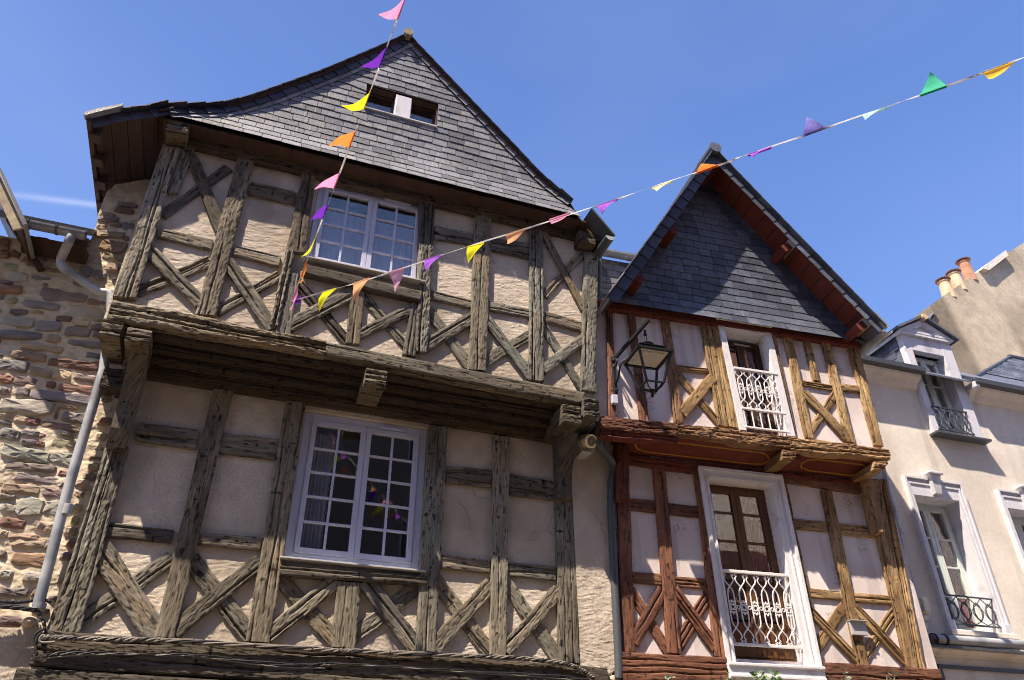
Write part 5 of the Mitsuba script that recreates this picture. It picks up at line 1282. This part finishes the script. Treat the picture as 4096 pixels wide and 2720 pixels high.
# ================================================================ wall lantern
N = thing('wall_lantern', 'black iron street lantern hanging from a bracket on the brown timber house', 'lantern')
ro = [(0.728, 6.091)][0]
to = [(0.905, 6.299)][0]
lc = [(0.934, 5.901)][0]
rim_z = lc[1]; cu, co = lc[0], 0.86
s1 = 0.188; s2 = 0.094; bz = [(0.938, 5.565)][0][1]
W = lambda u, z, o: B.w((u, z, o))[0]
part(N, 'wall_plate', join([box(B, ro[0] - 0.02, ro[0] + 0.02, ro[1] - 0.42, ro[1] + 0.06, 0.405, 0.430, 0.004), lathe([(0, 0), (0.026, 0), (0.026, 0.02), (0, 0.028)], W(ro[0], ro[1], 0.43), 10, -1 * np.array([B.n[0], B.n[1], 0]) * -1), lathe([(0, 0), (0.02, 0), (0.02, 0.02), (0, 0.026)], W(ro[0], ro[1] - 0.38, 0.43), 10, B.n)]), 'black_iron')
tip_z = to[1]
part(N, 'arm', bar(W(ro[0], ro[1] + 0.01, 0.40), W(cu, ro[1] + 0.01 + (tip_z - ro[1]) * 1.0, 0.99), 0.030, 0.034), 'black_iron')
part(N, 'brace', tube(smooth_line([W(ro[0], ro[1] - 0.30, 0.43), W(ro[0], ro[1] - 0.27, 0.52), W(ro[0] + 0.01, ro[1] - 0.14, 0.62), W(cu - 0.02, ro[1] - 0.01, 0.68)], 6), 0.011, 6), 'black_iron')
ring_ = lambda z, o, r: tube([W(ro[0], z + r * math.sin(t), o + r * math.cos(t)) for t in np.linspace(0, 2 * math.pi, 15)[:-1]], 0.010, 6, closed=True)
part(N, 'scroll', ring_(ro[1] - 0.055, 0.475, 0.042), 'black_iron')
part(N, 'scroll', tube([W(cu - 0.01, ro[1] - 0.045 + 0.036 * math.sin(t), 0.68 + 0.036 * math.cos(t)) for t in np.linspace(0, 2 * math.pi, 15)[:-1]], 0.009, 6, closed=True), 'black_iron')
arm_z = lambda o: ro[1] + 0.01 + (tip_z - ro[1]) * (o - 0.40) / 0.59
top = arm_z(co) - 0.02
roof_z = rim_z + 0.075
part(N, 'hanger', lathe([(0, roof_z + 0.07), (0.075, roof_z + 0.07), (0.082, roof_z + 0.085), (0.05, roof_z + 0.105), (0.016, roof_z + 0.12), (0.013, top - 0.06), (0.022, top - 0.05), (0.012, top - 0.03), (0.012, top + 0.01), (0, top + 0.01)], W(cu, 0, co), 16), 'black_iron', smooth=40)
sq = lambda s, z: [W(cu + i * s, z, co + j * s) for i, j in ((-1, -1), (1, -1), (1, 1), (-1, 1))]
part(N, 'cap', hullmesh(sq(0.135, roof_z) + sq(0.135, rim_z + 0.015)), 'black_iron')
part(N, 'cap_roof', hullmesh(sq(0.15, roof_z) + sq(0.15, roof_z + 0.008) + sq(0.05, roof_z + 0.07)), 'black_iron')
rim = join([bar(a, b, 0.028, 0.016) for a, b in zip(sq(s1, rim_z), sq(s1, rim_z)[1:] + sq(s1, rim_z)[:1])] + [hullmesh(sq(s1 + 0.012, rim_z + 0.018) + sq(s1 + 0.012, rim_z + 0.010))])
part(N, 'rim', rim, 'black_iron')
part(N, 'diffuser', join([hullmesh(sq(s1 - 0.022, rim_z + 0.008) + sq(s1 - 0.022, rim_z + 0.002)), hullmesh(sq(s1 - 0.06, rim_z + 0.003) + sq(s1 - 0.06, rim_z - 0.006))]), 'milky_panel')
for a, b in zip(sq(s1 - 0.005, rim_z), sq(s2, bz)): part(N, 'corner_bar', bar(a, b, 0.021, 0.021, (1, 0.3, 0)), 'black_iron')
for a, b in zip(sq(s2, bz), sq(s2, bz)[1:] + sq(s2, bz)[:1]): part(N, 'base_bar', bar(a, b, 0.018, 0.016), 'black_iron')
for i, j in ((-1, -1), (1, -1), (1, 1), (-1, 1)):
    pts = smooth_line([W(cu + i * s2, bz, co + j * s2), W(cu + i * s2 * 0.85, bz - 0.035, co + j * s2 * 0.85), W(cu + i * s2 * 0.6, bz - 0.05, co + j * s2 * 0.6), W(cu + i * s2 * 0.3, bz - 0.055, co + j * s2 * 0.3), W(cu, bz - 0.06, co)], 4)
    part(N, 'basket_bar', tube(pts, 0.007, 5), 'black_iron')
part(N, 'finial', lathe([(0, -0.03), (0.03, -0.03), (0.03, -0.05), (0.012, -0.065), (0.02, -0.08), (0.021, -0.092), (0.008, -0.115), (0, -0.12)], W(cu, bz - 0.02, co), 12), 'black_iron', smooth=40)
JBX = [(0.665, 5.649), (0.734, 5.542)]
jb = thing('junction_box', 'small white junction box below the lantern bracket on the timber post', 'box')
part(jb, 'cover', box(B, JBX[0][0], JBX[1][0], JBX[1][1], JBX[0][1], 0.405, 0.455, 0.006), 'white_frame')
part(jb, 'cable', tube(smooth_line([W((JBX[0][0] + JBX[1][0]) / 2 + 0.02, JBX[1][1], 0.43), W(JBX[1][0], JBX[1][1] - 0.05, 0.44), W(JBX[1][0] - 0.01, JBX[1][1] - 0.11, 0.43), W(JBX[1][0] - 0.03, JBX[1][1] - 0.09, 0.415)], 5), 0.004, 5), 'cable_black')

# ================================================================ loudspeaker under the jetty
sp = thing('loudspeaker', 'cream cylindrical loudspeaker on a bracket under the right end of the grey jetty', 'loudspeaker')
SPK = (3.328, 6.660, 5.138), (3.213, 6.900, 5.303)
a_, b_ = np.array(SPK[0]), np.array(SPK[1])
ax_ = np.array([0.08, -0.90, -0.43]); ax_ /= np.linalg.norm(ax_)
c_ = a_
part(sp, 'housing', lathe([(0, -0.24), (0.058, -0.24), (0.066, -0.22), (0.071, -0.02), (0.073, 0.0), (0.066, 0.006), (0.053, 0.003), (0.053, -0.012), (0.0, -0.012)], c_, 28, ax_), 'cream_plastic', smooth=35)
part(sp, 'grille', join([lathe([(0, -0.001), (0.052, -0.002), (0.052, -0.010), (0, -0.010)], c_, 28, ax_)]), 'grille_grey')
m = trimesh.creation.icosphere(1, 0.006); m.apply_translation(c_ + ax_ * 0.0); part(sp, 'screw', m, 'white_frame')
q0 = c_ - ax_ * 0.09
part(sp, 'bracket', join([tube([q0 + [-0.075, 0, 0.0], q0 + [-0.08, 0.0, -0.07], q0 + [-0.075, 0.0, -0.125]], 0.006, 5), tube([q0 + [0.075, -0.02, 0.0], q0 + [0.07, -0.02, -0.07], q0 + [0.04, -0.02, -0.125]], 0.006, 5), box(A, q0[0] - 0.07, q0[0] + 0.04, q0[2] - 0.136, q0[2] - 0.128, 0.06, 7.0 - q0[1] + 0.01, 0.002)]), 'grey_plastic')

# ================================================================ rainwater pipes
def pipe(label, pts, r, bsdf, rings, group=None, soft=5):
    k = thing('drain_pipe', label, 'pipe')
    path = smooth_line(pts, soft)
    part(k, 'pipe_run', tube(path, r, 14), bsdf, smooth=40)
    for p, d in rings:
        p = np.array(p); d = np.array(d) / np.linalg.norm(d)
        part(k, 'collar', tube([p - d * 0.022, p + d * 0.022], r * 1.14, 14), bsdf, smooth=40)
    return k


P_ = [np.array(q) for q in [(-1.976, 6.690, 6.480), (-1.961, 6.690, 6.388), (-1.987, 6.760, 6.331), (-2.014, 6.850, 6.262), (-1.964, 6.850, 6.172), (-1.806, 6.880, 6.099), (-1.634, 6.880, 6.007), (-1.498, 6.880, 5.939), (-1.384, 6.880, 5.262), (-1.372, 6.880, 5.109), (-1.355, 6.900, 4.127), (-1.321, 6.900, 3.500), (-1.304, 6.900, 3.142)]]
pipe('grey zinc drain pipe running down the stone house beside the grey corner post', P_, 0.042, 'zinc', [((-1.315, 6.900, 3.918), P_[-1] - P_[-3]), ((-1.316, 6.900, 3.879), P_[-1] - P_[-3]), ((-1.294, 6.900, 3.138), P_[-1] - P_[-3])])
P_ = [np.array(q) for q in [(3.595, 6.640, 7.719), (3.494, 6.640, 6.405), (3.432, 6.640, 5.511), (3.415, 6.660, 5.192), (3.448, 6.700, 5.103), (3.630, 6.820, 5.018), (3.684, 6.890, 4.952), (3.641, 6.890, 4.794), (3.613, 6.900, 4.346), (3.578, 6.900, 3.114), (3.561, 6.900, 2.880)]]
pipe('dark zinc drain pipe with a bend between the two timber houses', P_, 0.040, 'dark_zinc', [((3.645, 6.900, 4.778), (0, 0.0, 1)), ((3.625, 6.900, 4.328), (0, 0, 1))])
P_ = [np.array(q) for q in [(7.536, 6.977, 5.578), (7.525, 6.977, 5.167), (7.514, 6.978, 4.755), (7.494, 6.998, 4.490), (7.498, 6.998, 4.027), (7.477, 6.998, 3.650), (7.473, 6.998, 3.306), (7.473, 6.998, 3.065)]]
pipe('pale zinc drain pipe down the joint between the brown house and the cream house', P_, 0.045, 'zinc', [((7.522, 6.977, 4.747), (0.1, 0, 1)), ((7.461, 6.999, 3.313), (0.1, 0, 1))])
k = thing('rain_pipe', 'horizontal grey pipe along the ledge above the shop front of the cream house', 'pipe')
HP = [(7.507, 6.918, 3.493), (8.835, 6.888, 3.511)]
hp0, hp1 = np.array(HP[0]), np.array(HP[1])
part(k, 'pipe_run', tube([hp0, hp0 + (hp1 - hp0) * 2.5], 0.055, 14), 'zinc', smooth=40)
for t in (0.0, 0.11): part(k, 'clamp', tube([hp0 + (hp1 - hp0) * t, hp0 + (hp1 - hp0) * (t + 0.02)], 0.066, 14), 'black_iron')
# meter boxes behind the pale pipe
EB = [(4.608, 3.987), (4.702, 3.812), (4.564, 3.781), (4.656, 3.727), (4.547, 3.703), (4.623, 3.617)]
for j in range(3):
    e = thing('cable_box', ['large beige cable box on the cream wall, highest of three beside the pale drain pipe', 'flat beige cable box, middle of three beside the pale drain pipe', 'small beige cable box, lowest of three beside the pale drain pipe'][j], 'box')
    (ua, za), (ub, zb_) = EB[2 * j], EB[2 * j + 1]
    part(e, 'cover', box(C, ua, ub, zb_, za, 0.012, (0.10, 0.08, 0.07)[j], 0.012), 'cream_plastic')
    part(e, 'back_plate', box(C, ua - 0.006, ub + 0.006, zb_ - 0.004, za + 0.006, 0.005, 0.03, 0.004), 'grey_plastic')
# enamel plate by the corner strut
ST = [(-1.261, 4.983), (-1.248, 5.162), (-1.251, 4.995), (-1.223, 5.064)]
e = thing('wall_plate', 'small blue square on a yellow plate beside the corner strut of the grey house', 'sign')
part(e, 'plate', box(L, ST[0][0], ST[1][0], ST[0][1], ST[1][1], 0.045, 0.06, 0.003), 'yellow_enamel')
part(e, 'square', box(L, ST[2][0], ST[3][0], ST[2][1], ST[3][1], 0.06, 0.095, 0.006), 'blue_enamel')
mk = frame_boxes(L, ST[2][0] + 0.012, ST[3][0] - 0.012, ST[2][1] + 0.022, ST[3][1] - 0.02, 0.006, 0.095, 0.098)
part(e, 'emblem', mk, 'white_frame')

# ================================================================ cables
def cable(label, strands, ties=(), tie_r=0.02):
    k = thing('power_cable', label, 'cable')
    for pts, r, bs in strands: part(k, 'strand', tube(pts, r, 6), bs)
    for p, d in ties:
        p = np.array(p); d = np.array(d) / np.linalg.norm(d)
        part(k, 'tie', tube([p - d * 0.006, p + d * 0.006], tie_r, 8), 'cable_black')
    return k


def twisted(path, r, n, turns, seed):
    p = smooth_line(path, 24); out = []
    s = np.linspace(0, turns * 2 * math.pi, len(p))
    for j in range(n):
        a = s + j * 2 * math.pi / n
        wob = 0.004 * (meshkit.noise(np.c_[np.linspace(0, 12, len(p)), np.full(len(p), j), np.zeros(len(p))], seed)[:, None] - 0.5)
        out.append(p + np.c_[np.zeros(len(p)), np.sin(a) * r, np.cos(a) * r] + wob)
    return out


CA = [(-1.201, 6.850, 2.911), (-1.089, 6.850, 2.915), (-0.685, 6.850, 2.927), (-0.265, 6.850, 2.946), (0.869, 6.860, 2.953), (1.133, 6.860, 2.958), (2.062, 6.860, 2.980), (2.558, 6.860, 2.991), (2.987, 6.860, 2.971), (3.161, 6.860, 2.931), (3.298, 6.860, 2.860)]
mid = [np.array(q) for q in CA]
sg = twisted(mid, 0.013, 4, 16, 3)
ties = []
for k in range(26):
    i = int(6 + k * (len(sg[0]) - 14) / 26); p = np.mean([q[i] for q in sg], 0); ties.append((p, sg[0][min(i + 3, len(sg[0]) - 1)] - sg[0][i - 3]))
cable('bundle of pale twisted cables tied along the sill beam of the grey house', [(q, 0.0085, 'cable_grey' if j < 3 else 'cable_black') for j, q in enumerate(sg)], ties, 0.022)
CB = [np.array(q) for q in [(-1.210, 6.810, 2.758), (-1.146, 6.810, 2.777), (-1.052, 6.810, 2.799), (-0.886, 6.810, 2.813), (-0.656, 6.810, 2.819), (-0.363, 6.810, 2.833), (-0.082, 6.810, 2.841), (0.475, 6.810, 2.816), (0.876, 6.810, 2.828), (0.708, 6.810, 2.818), (0.990, 6.810, 2.844), (1.432, 6.810, 2.845), (2.051, 6.810, 2.844), (2.875, 6.810, 2.852), (3.220, 6.810, 2.833)]]
sg = twisted(CB, 0.008, 2, 10, 5)
cable('thin dark cables strung below the pale bundle across the sill beam', [(q, 0.0055, 'cable_black') for q in sg] + [(smooth_line([q + np.array([0, 0, -0.012 - 0.012 * math.sin(i)]) for i, q in enumerate(CB)], 8), 0.005, 'cable_grey')])
CC = [np.array(q) for q in [(-1.671, 6.900, 3.148), (-1.560, 6.900, 3.150), (-1.477, 6.900, 3.153), (-1.395, 6.900, 3.165), (-1.332, 6.900, 3.182), (-1.275, 6.900, 3.187), (-1.226, 6.900, 3.177)]]
sg = twisted(CC, 0.009, 3, 9, 7)
cable('upper black cable crossing the stone wall and ending at the corner post', [(q, 0.006, 'cable_black') for q in sg] + [(np.array([(-1.679, 6.900, 3.172), (-1.468, 6.900, 3.181), (-1.322, 6.900, 3.191), (-1.237, 6.900, 3.197)]), 0.002, 'cable_black')], [(CC[2] + [0, 0, 0.0], (1, 0, 0))], 0.024)
CD = [np.array(q) for q in [(-1.659, 6.880, 3.120), (-1.546, 6.880, 3.115), (-1.434, 6.880, 3.113), (-1.329, 6.880, 3.106), (-1.277, 6.880, 3.082), (-1.233, 6.880, 3.030), (-1.209, 6.880, 2.977), (-1.207, 6.880, 2.928), (-1.209, 6.880, 2.907)]]
sg = twisted(CD, 0.010, 4, 3, 9)
cable('thick black cable curving down the stone wall to the end of the sill beam', [(q, 0.0085, 'cable_black') for q in sg])
CE = [np.array(q) for q in [(-1.199, 6.880, 2.981), (-1.235, 6.880, 2.960), (-1.259, 6.880, 2.925), (-1.255, 6.880, 2.883), (-1.230, 6.880, 2.843), (-1.213, 6.880, 2.803), (-1.221, 6.880, 2.776), (-1.218, 6.880, 2.756), (-1.188, 6.880, 2.758), (-1.151, 6.880, 2.766)]]
cable('black loop of cable hanging beside the end of the sill beam', [(smooth_line(CE, 8), 0.008, 'cable_black'), (smooth_line([np.array(q) for q in [(-1.167, 6.840, 2.914), (-1.202, 6.840, 2.921), (-1.212, 6.840, 2.896), (-1.201, 6.840, 2.876), (-1.156, 6.840, 2.876), (-1.107, 6.840, 2.882)]], 8), 0.009, 'cable_grey')])

# ================================================================ bunting
CLOTH = dict(pink=(0.78, 0.30, 0.52), purple=(0.15, 0.03, 0.42), violet=(0.42, 0.14, 0.72), yellow=(0.82, 0.78, 0.03), orange=(0.86, 0.26, 0.06), peach=(0.85, 0.46, 0.24), rose=(0.82, 0.46, 0.60), pale=(0.85, 0.86, 0.55), lavender=(0.28, 0.26, 0.72), ice=(0.55, 0.80, 0.86), green=(0.10, 0.60, 0.38), amber=(0.90, 0.62, 0.10), tape=(0.70, 0.68, 0.68))
# (colour, start of the hem, end of the hem, tip)
STRING_A = [("pink", (0.320, 2.629, 5.353), (0.330, 2.455, 5.324), (0.209, 2.580, 5.272)),
    ("purple", (0.308, 2.854, 5.391), (0.298, 3.025, 5.420), (0.183, 2.984, 5.331)),
    ("yellow", (0.285, 3.250, 5.457), (0.276, 3.414, 5.485), (0.133, 3.374, 5.416)),
    ("orange", (0.263, 3.655, 5.525), (0.252, 3.843, 5.557), (0.117, 3.806, 5.460)),
    ("pink", (0.234, 4.154, 5.609), (0.222, 4.366, 5.645), (0.085, 4.317, 5.546)),
    ("purple", (0.210, 4.591, 5.683), (0.197, 4.811, 5.720), (0.115, 4.764, 5.583)),
    ("yellow", (0.184, 5.037, 5.758), (0.172, 5.258, 5.795), (0.095, 5.230, 5.628)),
    ("orange", (0.157, 5.527, 5.840), (0.139, 5.838, 5.892), (0.123, 5.735, 5.731)),
    ("pink", (0.130, 6.004, 5.920), (0.110, 6.353, 5.979), (0.080, 6.257, 5.784))]
STRING_B = [("purple", (0.122, 6.381, 5.977), (0.194, 6.283, 5.991), (0.161, 6.330, 5.911)),
    ("yellow", (0.358, 6.060, 5.912), (0.464, 5.917, 5.884), (0.373, 6.083, 5.708)),
    ("peach", (0.596, 5.737, 5.844), (0.711, 5.581, 5.823), (0.640, 5.746, 5.642)),
    ("rose", (0.844, 5.401, 5.788), (0.955, 5.251, 5.762), (0.907, 5.399, 5.592)),
    ("violet", (1.086, 5.073, 5.738), (1.192, 4.928, 5.716), (1.110, 5.047, 5.601)),
    ("yellow", (1.351, 4.713, 5.677), (1.452, 4.577, 5.640), (1.369, 4.711, 5.507)),
    ("peach", (1.577, 4.407, 5.613), (1.684, 4.261, 5.599), (1.565, 4.373, 5.511)),
    ("pink", (1.812, 4.087, 5.581), (1.919, 3.942, 5.559), (1.803, 4.031, 5.507)),
    ("violet", (2.056, 3.757, 5.513), (2.153, 3.626, 5.495), (2.074, 3.722, 5.402)),
    ("pale", (2.309, 3.414, 5.454), (2.401, 3.289, 5.445), (2.314, 3.364, 5.380)),
    ("orange", (2.503, 3.151, 5.425), (2.595, 3.026, 5.410), (2.485, 3.060, 5.419)),
    ("violet", (2.713, 2.866, 5.386), (2.804, 2.742, 5.370), (2.708, 2.817, 5.313)),
    ("lavender", (2.922, 2.583, 5.355), (3.005, 2.470, 5.349), (2.880, 2.478, 5.393)),
    ("ice", (3.130, 2.300, 5.315), (3.215, 2.184, 5.296), (3.104, 2.273, 5.225)),
    ("green", (3.319, 2.044, 5.286), (3.403, 1.929, 5.272), (3.296, 1.917, 5.341)),
    ("amber", (3.513, 1.780, 5.246), (3.600, 1.663, 5.240), (3.497, 1.745, 5.168))]
ROPE_A = [(0.332, 2.431, 5.320), (0.329, 2.479, 5.328), (0.308, 2.854, 5.391), (0.281, 3.330, 5.471), (0.229, 4.257, 5.626), (0.184, 5.037, 5.758), (0.129, 6.014, 5.922), (0.108, 6.400, 5.986)]
ROPE_B = [(0.108, 6.400, 5.986), (0.389, 6.018, 5.909), (0.654, 5.658, 5.829), (0.987, 5.208, 5.758), (1.387, 4.664, 5.675), (1.704, 4.234, 5.594), (2.056, 3.757, 5.518), (2.051, 3.764, 5.513), (2.351, 3.356, 5.463), (2.607, 3.010, 5.406), (2.700, 2.884, 5.399), (2.923, 2.581, 5.354), (3.124, 2.308, 5.321), (3.403, 1.929, 5.272), (3.632, 1.619, 5.245), (3.664, 1.576, 5.243)]


def pennant(a, b, tip, col, seed):
    """a triangle of thin cloth hemmed over the tape between a and b, its tip blown by the wind"""
    a, b, tip = (np.array(q, float) for q in (a, b, tip))
    rs = np.random.default_rng(seed)
    n = np.cross(b - a, tip - a); n /= np.linalg.norm(n) + 1e-9
    ln = np.linalg.norm(tip - (a + b) / 2); e = b - a
    bow = rs.uniform(0.09, 0.20) * ln * rs.choice([-1, 1]); sag = rs.uniform(-0.03, 0.03) * ln
    N_, M_ = 12, 8
    v, f, cols = [], [], []
    for i in range(N_ + 1):
        t = i / N_
        for j in range(M_ + 1):
            s = j / M_
            p = (a + e * s) * (1 - t) + tip * t
            ripple = bow * math.sin(t * math.pi * 0.9) + 0.10 * ln * t * (1 - t) * math.sin(s * 5 + t * 4 + seed) + 0.025 * ln * t * math.sin(9 * t + seed)
            p = p + n * ripple + e / np.linalg.norm(e) * sag * math.sin(t * math.pi)
            v.append(p); cols.append(np.array(col) * (0.80 if i == 0 else 1.0))
    for i in range(N_):
        for j in range(M_):
            q = i * (M_ + 1) + j
            f += [[q, q + 1, q + M_ + 2], [q, q + M_ + 2, q + M_ + 1]]
    return tm(v, f), np.clip(np.array(cols), 0.005, 0.95)


def hem(a, b, col):
    a, b = np.array(a), np.array(b); d = (b - a) / np.linalg.norm(b - a); up = np.array([0, 0, 1.0]); up = up - d * (up @ d); up /= np.linalg.norm(up); s = np.cross(d, up)
    v = np.array([a + up * 0.011, b + up * 0.011, b + s * 0.004, a + s * 0.004, b - up * 0.013, a - up * 0.013, b - s * 0.004, a - s * 0.004])
    f = [[0, 1, 2], [0, 2, 3], [3, 2, 4], [3, 4, 5], [5, 4, 6], [5, 6, 7], [7, 6, 1], [7, 1, 0]]
    return tm(v, f), np.tile(np.array(col) * 0.8, (8, 1))


def tape(path, wd=0.013):
    """the flat tape of a string of bunting, turning a little about its line"""
    p = smooth_line(path, 14); d = np.gradient(p, axis=0); d /= np.linalg.norm(d, axis=1, keepdims=True)
    v = []
    for k in range(len(p)):
        up = np.array([0, 0, 1.0]); up = up - d[k] * (up @ d[k]); up /= np.linalg.norm(up); s = np.cross(d[k], up)
        tw = 0.8 * math.sin(k * 0.21) + 0.4 * math.sin(k * 0.57)
        x = up * math.cos(tw) + s * math.sin(tw); y = np.cross(d[k], x)
        v += [p[k] + x * wd / 2 + y * 0.0006, p[k] - x * wd / 2 + y * 0.0006, p[k] - x * wd / 2 - y * 0.0006, p[k] + x * wd / 2 - y * 0.0006]
    f = []
    for k in range(len(p) - 1):
        for i in range(4):
            a, b = 4 * k + i, 4 * k + (i + 1) % 4
            f += [[a, b, b + 4], [a, b + 4, a + 4]]
    v = np.array(v)
    return tm(v, f), np.tile(CLOTH['tape'], (len(v), 1))


for rope, flags, lab, names in ((ROPE_A, STRING_A, 'string of bunting rising steeply in front of the grey slate gable', None), (ROPE_B, STRING_B, 'long string of bunting rising across the sky to the right edge', None)):
    bt = thing('bunting', lab, 'bunting')
    m, c = tape(rope); part(bt, 'tape', m, 'cloth', color=c)
    for k, (col, a, b, t) in enumerate(flags):
        m, c = pennant(a, b, t, CLOTH[col], 11 * k + len(flags))
        pk = part(bt, 'pennant', m, 'cloth', smooth=True, color=c)
        m, c = hem(a, b, CLOTH[col]); part(pk, 'hem', m, 'cloth', color=c)

# a second string across the street, seen only as a reflection in the large lower window
STRING_C = [("pink", (1.106, -0.800, 8.833), (1.226, -0.800, 8.832), (1.120, -0.720, 8.456)),
    ("yellow", (1.692, -0.800, 8.342), (1.879, -0.800, 8.232), (1.652, -0.720, 7.900)),
    ("orange", (1.930, -0.800, 8.101), (2.070, -0.800, 7.985), (1.833, -0.720, 7.719)),
    ("purple", (2.401, -0.800, 7.644), (2.563, -0.800, 7.589), (2.378, -0.720, 7.272)),
    ("yellow", (2.705, -0.800, 7.418), (2.859, -0.800, 7.324), (2.541, -0.720, 7.052)),
    ("orange", (2.795, -0.800, 7.211), (3.015, -0.800, 7.193), (2.774, -0.720, 7.044)),
    ("purple", (3.036, -0.800, 7.158), (3.210, -0.800, 7.030), (3.093, -0.720, 6.879))]
bt = thing('bunting', 'string of bunting across the street, seen only as a reflection in the lower window', 'bunting')
m, c = tape([np.array(STRING_C[0][1]) * 2 - np.array(STRING_C[1][1])] + [np.array(f[1]) for f in STRING_C] + [np.array(STRING_C[-1][2]) * 2 - np.array(STRING_C[-2][2])]); part(bt, 'tape', m, 'cloth', color=c)
for k, (col, a, b, t) in enumerate(STRING_C):
    m, c = pennant(a, b, t, CLOTH[col], 900 + k)
    part(bt, 'pennant', m, 'cloth', smooth=True, color=c)

# ================================================================ plants reaching up into the bottom edge
def plant(label, fr, u, ztop, o, n, seed, broad, bs='leaf'):
    k = thing('climbing_plant', label, 'plant')
    rs = np.random.default_rng(seed)
    st, lv = [], []
    for j in range(n):
        uu = u + rs.uniform(-0.10, 0.10); zt = ztop - rs.uniform(0, 0.12) * (j > 0); oo = o + rs.uniform(-0.06, 0.06)
        p = smooth_line([fr.w((u + rs.uniform(-0.05, 0.05), 2.2, o))[0], fr.w(((u + uu) / 2 + rs.uniform(-0.03, 0.03), (2.2 + zt) / 2, (o + oo) / 2))[0], fr.w((uu, zt, oo))[0]], 8)
        st.append(tube(p, np.linspace(0.006, 0.002, len(p)), 5))
        for q in range(3, len(p)):
            for s in (0, 1, 2):
                d = np.array([rs.normal(), rs.normal(), rs.normal() * 0.5 + 0.5]); d /= np.linalg.norm(d)
                w = np.cross(d, rs.normal(size=3)); w /= np.linalg.norm(w)
                ln = rs.uniform(0.035, 0.065) * (1.2 if broad else 0.9); c0 = p[q] + rs.normal(size=3) * 0.006
                bd = np.cross(d, w) * ln * 0.12
                b_ = [c0, c0 + d * ln * 0.35 + w * ln * (0.28 if broad else 0.18) + bd, c0 + d * ln * 0.7 + w * ln * (0.24 if broad else 0.14) + bd, c0 + d * ln, c0 + d * ln * 0.7 - w * ln * (0.24 if broad else 0.14) + bd, c0 + d * ln * 0.35 - w * ln * (0.28 if broad else 0.18) + bd, c0 + d * ln * 0.35, c0 + d * ln * 0.7]
                lv.append(tm(b_, [[0, 6, 1], [1, 6, 7], [1, 7, 2], [2, 7, 3], [3, 7, 4], [4, 7, 6], [4, 6, 5], [5, 6, 0]]))
    part(k, 'stem', join(st), 'soffit_brown')
    part(k, 'foliage', join(lv), bs, kind='stuff')


mat('pale_leaf', (0.24, 0.30, 0.22), 0.5)
PT = [(1.054, 2.882), (1.121, 2.888), (1.627, 2.937), (1.979, 2.941), (2.154, 2.958), (2.281, 2.933), (2.349, 2.915), (2.926, 3.006), (3.428, 2.985)]
for k, (i, n, br, lab, bs) in enumerate([(0, 3, True, 'pale leafy tips at the bottom edge, leftmost of the plants below the brown house', 'pale_leaf'), (2, 2, False, 'small upright sprig under the left end of the white French window sill', 'leaf'), (3, 3, True, 'leafy sprig below the middle of the white French window sill', 'leaf'),
                                     (4, 4, True, 'tallest leafy green sprig below the white French window sill', 'leaf'), (5, 2, False, 'low leafy tip below the right part of the white French window sill', 'leaf'), (7, 3, False, 'thin sprig in front of the bare brown sill beam', 'pale_leaf'), (8, 3, True, 'pale rounded leaf tips at the bottom edge, rightmost of the plants', 'pale_leaf')]):
    plant(lab, B, PT[i][0], PT[i][1], 0.22, n, 50 + k, br, bs)

# ================================================================ houses across the street, seen only in the panes
OPP = [(-14.0, -6.2, -9.5, -2.5, 12.0, 'cream_render'), (-6.1, 1.2, -9.5, -2.2, 12.6, 'dark_render'), (1.3, 9.3, -9.5, -2.4, 12.2, 'dark_render'), (9.4, 12.9, -9.5, -2.3, 5.4, 'white_plaster'), (13.0, 20.0, -26.0, -2.6, 13.5, 'cream_render')]  # nearness and height shaped to hold sky light off the facing facades
NAMES = ['cream house across the street, only mirrored in the panes, far left', 'dark house across the street behind the viewer, only mirrored in the panes', 'dark house across the street to the right, only mirrored in the panes', 'low white house with a clay roof across the street, only mirrored in the French window', 'tall cream house across the street, only mirrored in the French window']
for (x0, x1, y0, y1, h, bs), lab in zip(OPP, NAMES):
    o_ = thing('opposite_house', lab, 'house')
    fr = Frame(x1, y1, math.pi)   # faces +y
    W_ = x1 - x0
    hs = [sbox(u, z, u + 0.9, z + 1.5) for u in np.arange(0.9, W_ - 1.2, 2.0) for z in np.arange(0.9, h - 1.7, 2.7)]
    pw = sbox(0, 0.02, W_, h)
    for q in hs: pw = pw.difference(q)
    part(o_, 'wall', prism(fr, pw, -0.3, 0.0), bs)
    part(o_, 'side_wall', join([box(fr, 0, 0.3, 0.02, h, y0 - y1, -0.301, 0), box(fr, W_ - 0.3, W_, 0.02, h, y0 - y1, -0.301, 0)]), bs)
    for q in hs:
        a, b, c_, d = q.bounds
        part(o_, 'window', join([frame_boxes(fr, a, c_, b, d, 0.06, -0.18, -0.12), box(fr, (a + c_) / 2 - 0.03, (a + c_) / 2 + 0.03, b + 0.06, d - 0.06, -0.18, -0.125)]), 'white_frame')
        part(o_, 'blind', sheet(fr, a, c_, b, d, -0.22), 'room')
    part(o_, 'roof', hullmesh([fr.w(q)[0] for q in ((-0.1, h, 0.3), (W_ + 0.1, h, 0.3), (-0.1, h + 3.1, -3.1), (W_ + 0.1, h + 3.1, -3.1), (-0.1, h, y0 - y1 - 0.2), (W_ + 0.1, h, y0 - y1 - 0.2))]), 'terracotta')
